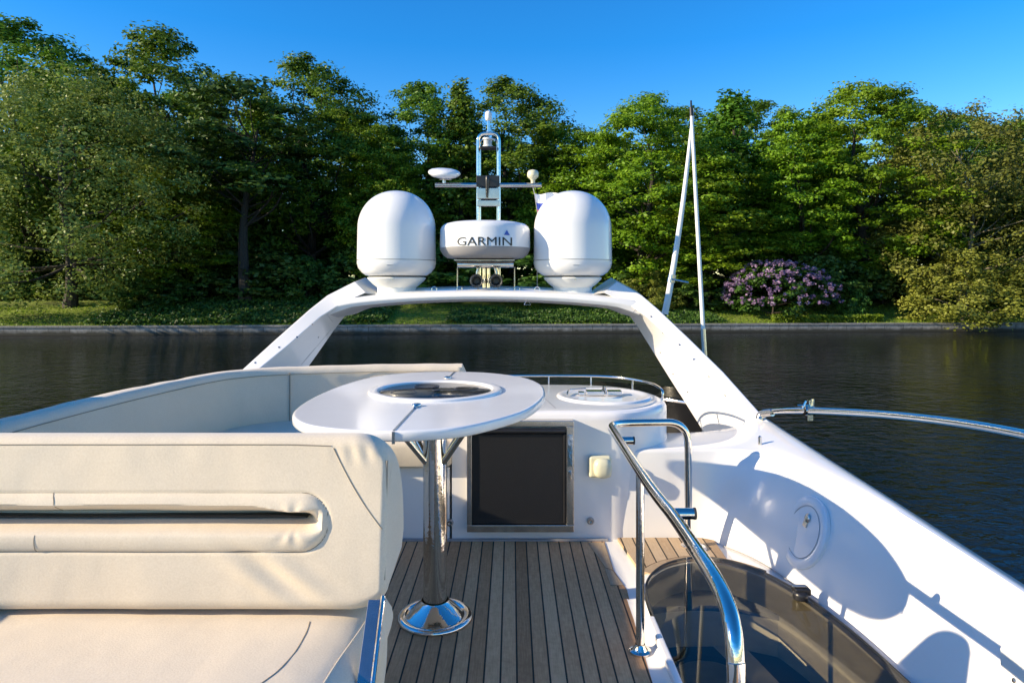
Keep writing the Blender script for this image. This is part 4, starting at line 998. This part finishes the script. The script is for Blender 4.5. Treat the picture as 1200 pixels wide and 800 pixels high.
rad = thing('radar_scanner', (P(568, 305, YD).x, YD, zz(305)), 'round white radar scanner lettered GARMIN on the arch', 'radar')
cx_ = (568.5-600)/F*YD; s = YD/F; r0 = 53*s
mb = MB(); mb.lathe([(.0,zz(259.5)),(r0*.45,zz(260)),(r0*.75,zz(261.5)),(r0*.9,zz(263.5)),(r0*.965,zz(266.5)),(r0*.99,zz(270)),(r0,zz(291))], (cx_,YD,0), 80, cap0=False, cap1=False); mb.build('cover', 'dome', rad, ang=60)
mb = MB(); mb.lathe([(r0*.995,zz(291)),(r0*.99,zz(293)),(r0*.93,zz(299)),(r0*.84,zz(302.5)),(r0*.7,zz(303.5)),(.0,zz(303.5))], (cx_,YD,0), 80, cap0=False, cap1=False); mb.build('base', 'radar_grey', rad, ang=60)
def letter(txt, wpx, x0px, ytop, ybot, mat, name, parent, rad_=r0*1.0015, faded=None):
    cu = bpy.data.curves.new(name, 'FONT'); cu.body = txt; cu.size = 1; cu.extrude = .004; cu.resolution_u = 3
    o = bpy.data.objects.new('tmp', cu); COL.objects.link(o); bpy.context.view_layer.update()
    me = bpy.data.meshes.new_from_object(o.evaluated_get(bpy.context.evaluated_depsgraph_get())); bpy.data.objects.remove(o)
    co = np.array([v.co[:] for v in me.vertices]); mn, mx = co.min(0), co.max(0)
    off = parent.location
    for v, c in zip(me.vertices, co):
        u = (c[0]-mn[0])/(mx[0]-mn[0]); w = (c[1]-mn[1])/(mx[1]-mn[1]); px = x0px+u*wpx; X = (px-600)/F*(YD-r0)
        ang = math.asin(max(-1, min(1, (X-cx_)/rad_))); rq = rad_+(.0016 if c[2] > 0 else -.001)
        v.co = Vector((cx_+rq*math.sin(ang), YD-rq*math.cos(ang), CZ-((ybot+(ytop-ybot)*w)-HOR)/F*(YD-r0)))-off
    me.materials.append(M[mat]); q = bpy.data.objects.new(name, me); COL.objects.link(q); q.parent = parent; return q
letter('GARMIN', 65, 535, 277.5, 287.5, 'print', 'lettering', rad)
# blue triangle above the last letter
mb = MB(); f_ = lambda px, py, d=0: (lambda X: (X, YD-math.sqrt(max(1e-6, (r0*1.004+d)**2-(X-cx_)**2)), CZ-(py-HOR)/F*(YD-r0)))((px-600)/F*(YD-r0))
mb.add([f_(590.5,275), f_(597.5,275), f_(594,268.8), f_(590.5,275,-.004), f_(597.5,275,-.004), f_(594,268.8,-.004)], [(0,1,2),(5,4,3),(0,3,4,1),(1,4,5,2),(2,5,3,0)]); mb.build('triangle_mark', 'blue', rad)

br_ = thing('radar_bracket', (cx_, YD, zz(338)), 'polished steel radar bracket standing on the arch above the horns', 'bracket')
mb = MB(); mb.box((P(534,0,YD).x, YD-.12, zz(306.2)), (P(603,0,YD).x, YD+.12, zz(304.8))); mb.build('plate', 'steel_dull', br_, bevel=.002)
Yb = YD-.11
mb = MB(); mb.tube([P(534,310,Yb)+Vector((.012,0,0)), P(604,310,Yb)-Vector((.012,0,0))], .0205, 18); mb.build('cross_tube', 'chrome', br_)
for px in (536, 603): mb = MB(); mb.tube([P(px,313,YD+.05), P(px,339,YD+.05)], .004, 8); mb.build('leg', 'steel_dull', br_)
for px in (567.2, 572.5): mb = MB(); mb.tube([P(px,308,YD), P(px,341,YD)], .0125, 14); mb.build('centre_post', 'chrome', br_)
for px, lb in ((558,'left chrome horn trumpet under the radar'), (581,'right chrome horn trumpet under the radar')):
    Yh = 4.24; c = P(px, 329, Yh); t = thing('horn', tuple(c), lb, 'horn', 'pair of chrome horns under the radar')
    mb = MB(); mb.lathe([(.0425,-.002),(.043,.004),(.036,.012),(.026,.03),(.016,.07),(.012,.16)], c, 32, 'Y', False, True); mb.build('trumpet', 'steel_dull', t, ang=70)
    mb = MB(); mb.lathe([(.017,.06),(.0,.061)], c, 24, 'Y', False, False); mb.build('throat', 'black', t)
    mb = MB(); mb.tube([c+Vector((0,.10,.0)), c+Vector((0,.10,.055)), c+Vector((.01 if px < 570 else -.01,.10,.09))], .009, 8); mb.build('hanger', 'steel_dull', t)

# mast
YM = 4.62
mast = thing('light_mast', (P(571.5,260,YM).x, YM, zz(300, YM)), 'polished steel mast with lights and cross bar behind the radar', 'mast')
L0, L1 = P(560.2, 320, YM), P(584.5, 320, YM)
def Mx(px, py, dy=0): return P(px, py, YM)+Vector((0, dy, 0))
mb = MB(); mb.tube(rounded([Mx(560.3,325), Mx(560.3,156.5), Mx(584.6,156.5), Mx(584.6,325)], .055, 8), .0125, 14)
mb.tube(rounded([Mx(562,325,.05), Mx(562,161,.05), Mx(583,161,.05), Mx(583,325,.05)], .04, 8), .0065, 10); mb.build('frame', 'chrome', mast)
mb = MB(); mb.tube([Mx(510,217), Mx(634.5,217)], .015, 14); mb.build('cross_bar', 'steel_dull', mast)
def plate(x0, y0, x1, y1, d0, d1, mat, name, par): 
    a = Mx(x0, y1); b2 = Mx(x1, y0); m = MB(); m.box((a.x, YM+d0, a.z), (b2.x, YM+d1, b2.z)); return m.build(name, mat, par, bevel=.003)
plate(558.5,206.5,585.5,219.5,-.03,.02,'black','upper_plate',mast); plate(559,221,585.5,233.5,-.028,.02,'steel_dull','lower_plate',mast); plate(559,235,586,242,-.02,.02,'steel_dull','tie_plate',mast)
plate(563,173,582,175,-.05,.04,'black','light_shelf',mast)
mb = MB(); mb.tube([Mx(571.5,208,-.055), Mx(571.5,213,-.06), Mx(571,232,-.055)], [.012,.014,.007], 12, 4); mb.tube([Mx(571.5,210,-.02), Mx(571.5,210,-.055)], .006, 8); mb.build('lever', 'black', mast)
mb = MB(); q = Mx(571.5,173); mb.lathe([(.034,.0),(.034,.012),(.028,.014),(.028,.050),(.036,.052),(.034,.062),(.0,.066)], q, 32, cap1=False); nl_ = mb.build('nav_light', 'white_plastic', mast, ang=40)
mb = MB(); mb.lathe([(.031,.015),(.031,.050)], q, 32, cap0=False, cap1=False); mb.build('lens', 'clear', nl_)
mb = MB(); mb.tube([Mx(572.5,155), Mx(572.5,140)], .009, 12); mb.build('top_rod', 'chrome', mast)
mb = MB(); q = Mx(572.5,141.5); mb.lathe([(.014,.0),(.022,.008),(.023,.018),(.0235,.020),(.0235,.048),(.019,.058),(.010,.064),(.0,.065)], q, 28, cap1=False); mb.build('anchor_light', 'white_plastic', mast, ang=40)
# gps discs on the cross bar
q = Mx(520.5, 215)
t = thing('gps_antenna', tuple(q), 'flat white disc antenna on the left end of the mast cross bar', 'antenna')
mb = MB(); mb.tube([q, q+Vector((0,0,.045))], .011, 10); mb.tube([q+Vector((-.03,0,.03)), q+Vector((.05,0,.03))], .006, 8); mb.build('stem', 'steel_dull', t)
mb = MB(); mb.lathe([(.0,-.012),(.05,-.013),(.085,-.004),(.105,.012),(.110,.022),(.104,.034),(.085,.045),(.05,.052),(.0,.055)], (0,0,0), 48, cap0=False, cap1=False)
rm = Matrix.Translation(q+Vector((0,0,.048))) @ Matrix.Rotation(R(14), 4, 'X') @ Matrix.Rotation(R(4), 4, 'Y'); mb.v = [tuple(rm @ Vector(p)) for p in mb.v]; mb.build('disc', 'dome', t, ang=60)
q = Mx(624.5, 215)
t = thing('gps_mushroom', tuple(q), 'small white mushroom antenna on the right end of the cross bar', 'antenna')
mb = MB(); mb.lathe([(.014,0),(.014,.02),(.022,.03),(.036,.042),(.039,.054),(.038,.072),(.030,.086),(.012,.092),(.0,.093)], q, 36, cap1=False); mb.build('cap', 'cream_plastic', t, ang=60)
# flag and halyard
fl = thing('flag', tuple(Mx(627, 228)), 'small white, blue and red flag hanging beside the right dome', 'flag')
def flagband(v0, v1, mat, name):
    mb = MB(); rr = []
    for u in np.linspace(0, 1, 16):
        ring = []
        for w in np.linspace(v0, v1, 5):
            px = 626+30*u+4*w; py = 228+4*u*0+26*w+1.2*math.sin(u*7); ring.append(Mx(px, py, -.06+.012*math.sin(u*11+w*2)))
        rr.append(ring+[p+Vector((0,.0015,0)) for p in reversed(ring)])
    mb.rings(rr); return mb.build(name, mat, fl)
M['flag_white'] = simple('flag_white', (.78,.78,.80), .8); M['flag_blue'] = simple('flag_blue', (.01,.05,.35), .8); M['flag_red'] = simple('flag_red', (.55,.01,.02), .8)
flagband(0, .40, 'flag_white', 'white_band'); flagband(.402, .72, 'flag_blue', 'blue_band'); flagband(.722, 1, 'flag_red', 'red_band')
mb = MB(); mb.tube([Mx(624.5,219), Mx(626,228,-.06), Mx(630,254,-.06), P(629.5,330,YD), P(630,338,YD)], .0022, 6); mb.build('halyard', 'rope', fl)
for px in (509, 629.5, 538.5, 606):
    q = P(px, 340, 4.32); mb = MB(); mb.tube([q+Vector((.016*math.cos(a), 0, .006+.016*math.sin(a))) for a in np.linspace(-.6, PI+.6, 12)], .0035, 8); mb.build('eyebolt', 'chrome', yacht)
q = P(618, 357, 4.22); mb = MB(); mb.tube([q+Vector((-.02,0,0)), q+Vector((0,0,.035)), q+Vector((.02,0,0)), q+Vector((-.02,0,0))], .002, 6); mb.build('hook', 'chrome', yacht)

# whip antennas
def whip(pts, rs, label, col='white_plastic', clampy=None):
    t = thing('whip_antenna', tuple(pts[0]), label, 'antenna', 'two long whip antennas on the right side of the arch')
    mb = MB(); mb.tube(pts, rs, 14, 4); mb.build('mast_tube', col, t)
    return t
b0 = P(779, 368, 4.9)
w1 = whip([b0, P(787,326,4.9), P(800,240,4.9), P(812,136,4.9)], [.024,.022,.017,.010], 'thick white whip antenna leaning to the right, left of the thin one')
mb = MB(); mb.tube([P(811.5,140,4.9), P(812.6,128,4.9)], .007, 8); mb.build('tip', 'cream_plastic', w1)
mb = MB(); mb.tube([P(786,331,4.9), P(788,322,4.9)], .029, 14); mb.tube([P(787,327,4.87), P(807,331,4.8)], .006, 8); mb.build('clamp', 'steel_dull', w1)
w2 = whip([P(826,420,4.3), P(822,350,4.3), P(816,240,4.3), P(810.5,136,4.3)], [.013,.013,.012,.010], 'thin white whip antenna rising from the right arch leg')
mb = MB(); mb.tube([P(826,420,4.3), P(824,385,4.3)], .0155, 14); mb.build('ferrule', 'steel_dull', w2)
mb = MB(); mb.tube([P(810.6,136,4.3), P(810,126,4.3)], .013, 12); mb.tube([P(810,126,4.3), P(809.8,118,4.3)], .006, 8); mb.build('tip', 'black', w2)

# screws lie on the inner face of the arch legs: cast from the eye
bpy.context.view_layer.update(); dg = bpy.context.evaluated_depsgraph_get()
ao = arch_o.evaluated_get(dg); inv = ao.matrix_world.inverted(); eye = Vector((0,0,CZ))
mb = MB()
for x, y in [(773,363),(763,371),(777,390),(796,404),(774,413),(813,421),(789,438),(831,441),(850,463),(806,459),(299,425),(327,407),(348,395),(366,380),(373,395)]:
    d = (P(x, y, 4)-eye).normalized(); hit, loc, nrm, _ = ao.ray_cast(inv @ eye, (inv.to_3x3() @ d).normalized())
    if hit: 
        loc = ao.matrix_world @ loc; s_ = MB().lathe([(.0055,-.002),(.0055,.0025),(.0,.003)], n=10); oriented(s_, loc, nrm); mb.add(s_.v, s_.f)
if mb.v: mb.build('arch_screws', 'steel_dull', arch_o)
def arch_line(pp):
    out = []
    for i in range(len(pp)-1):
        for t in np.linspace(0, 1, 8):
            x = pp[i][0]*(1-t)+pp[i+1][0]*t; y = pp[i][1]*(1-t)+pp[i+1][1]*t
            d = (P(x, y, 4)-eye).normalized(); hit, loc, nrm, _ = ao.ray_cast(inv @ eye, (inv.to_3x3() @ d).normalized())
            if hit and (not out or (ao.matrix_world @ loc-out[-1]).length < .15): out.append(ao.matrix_world @ loc)
    if len(out) > 3: MB().tube(out, .0014, 6).build('panel_joint', 'radar_grey', arch_o)
arch_line([(353,427),(372,405),(388,386)]); arch_line([(383,368),(390,377)]); arch_line([(742,366),(747,360)]); arch_line([(745,379),(765,411),(785,443),(812,486)])
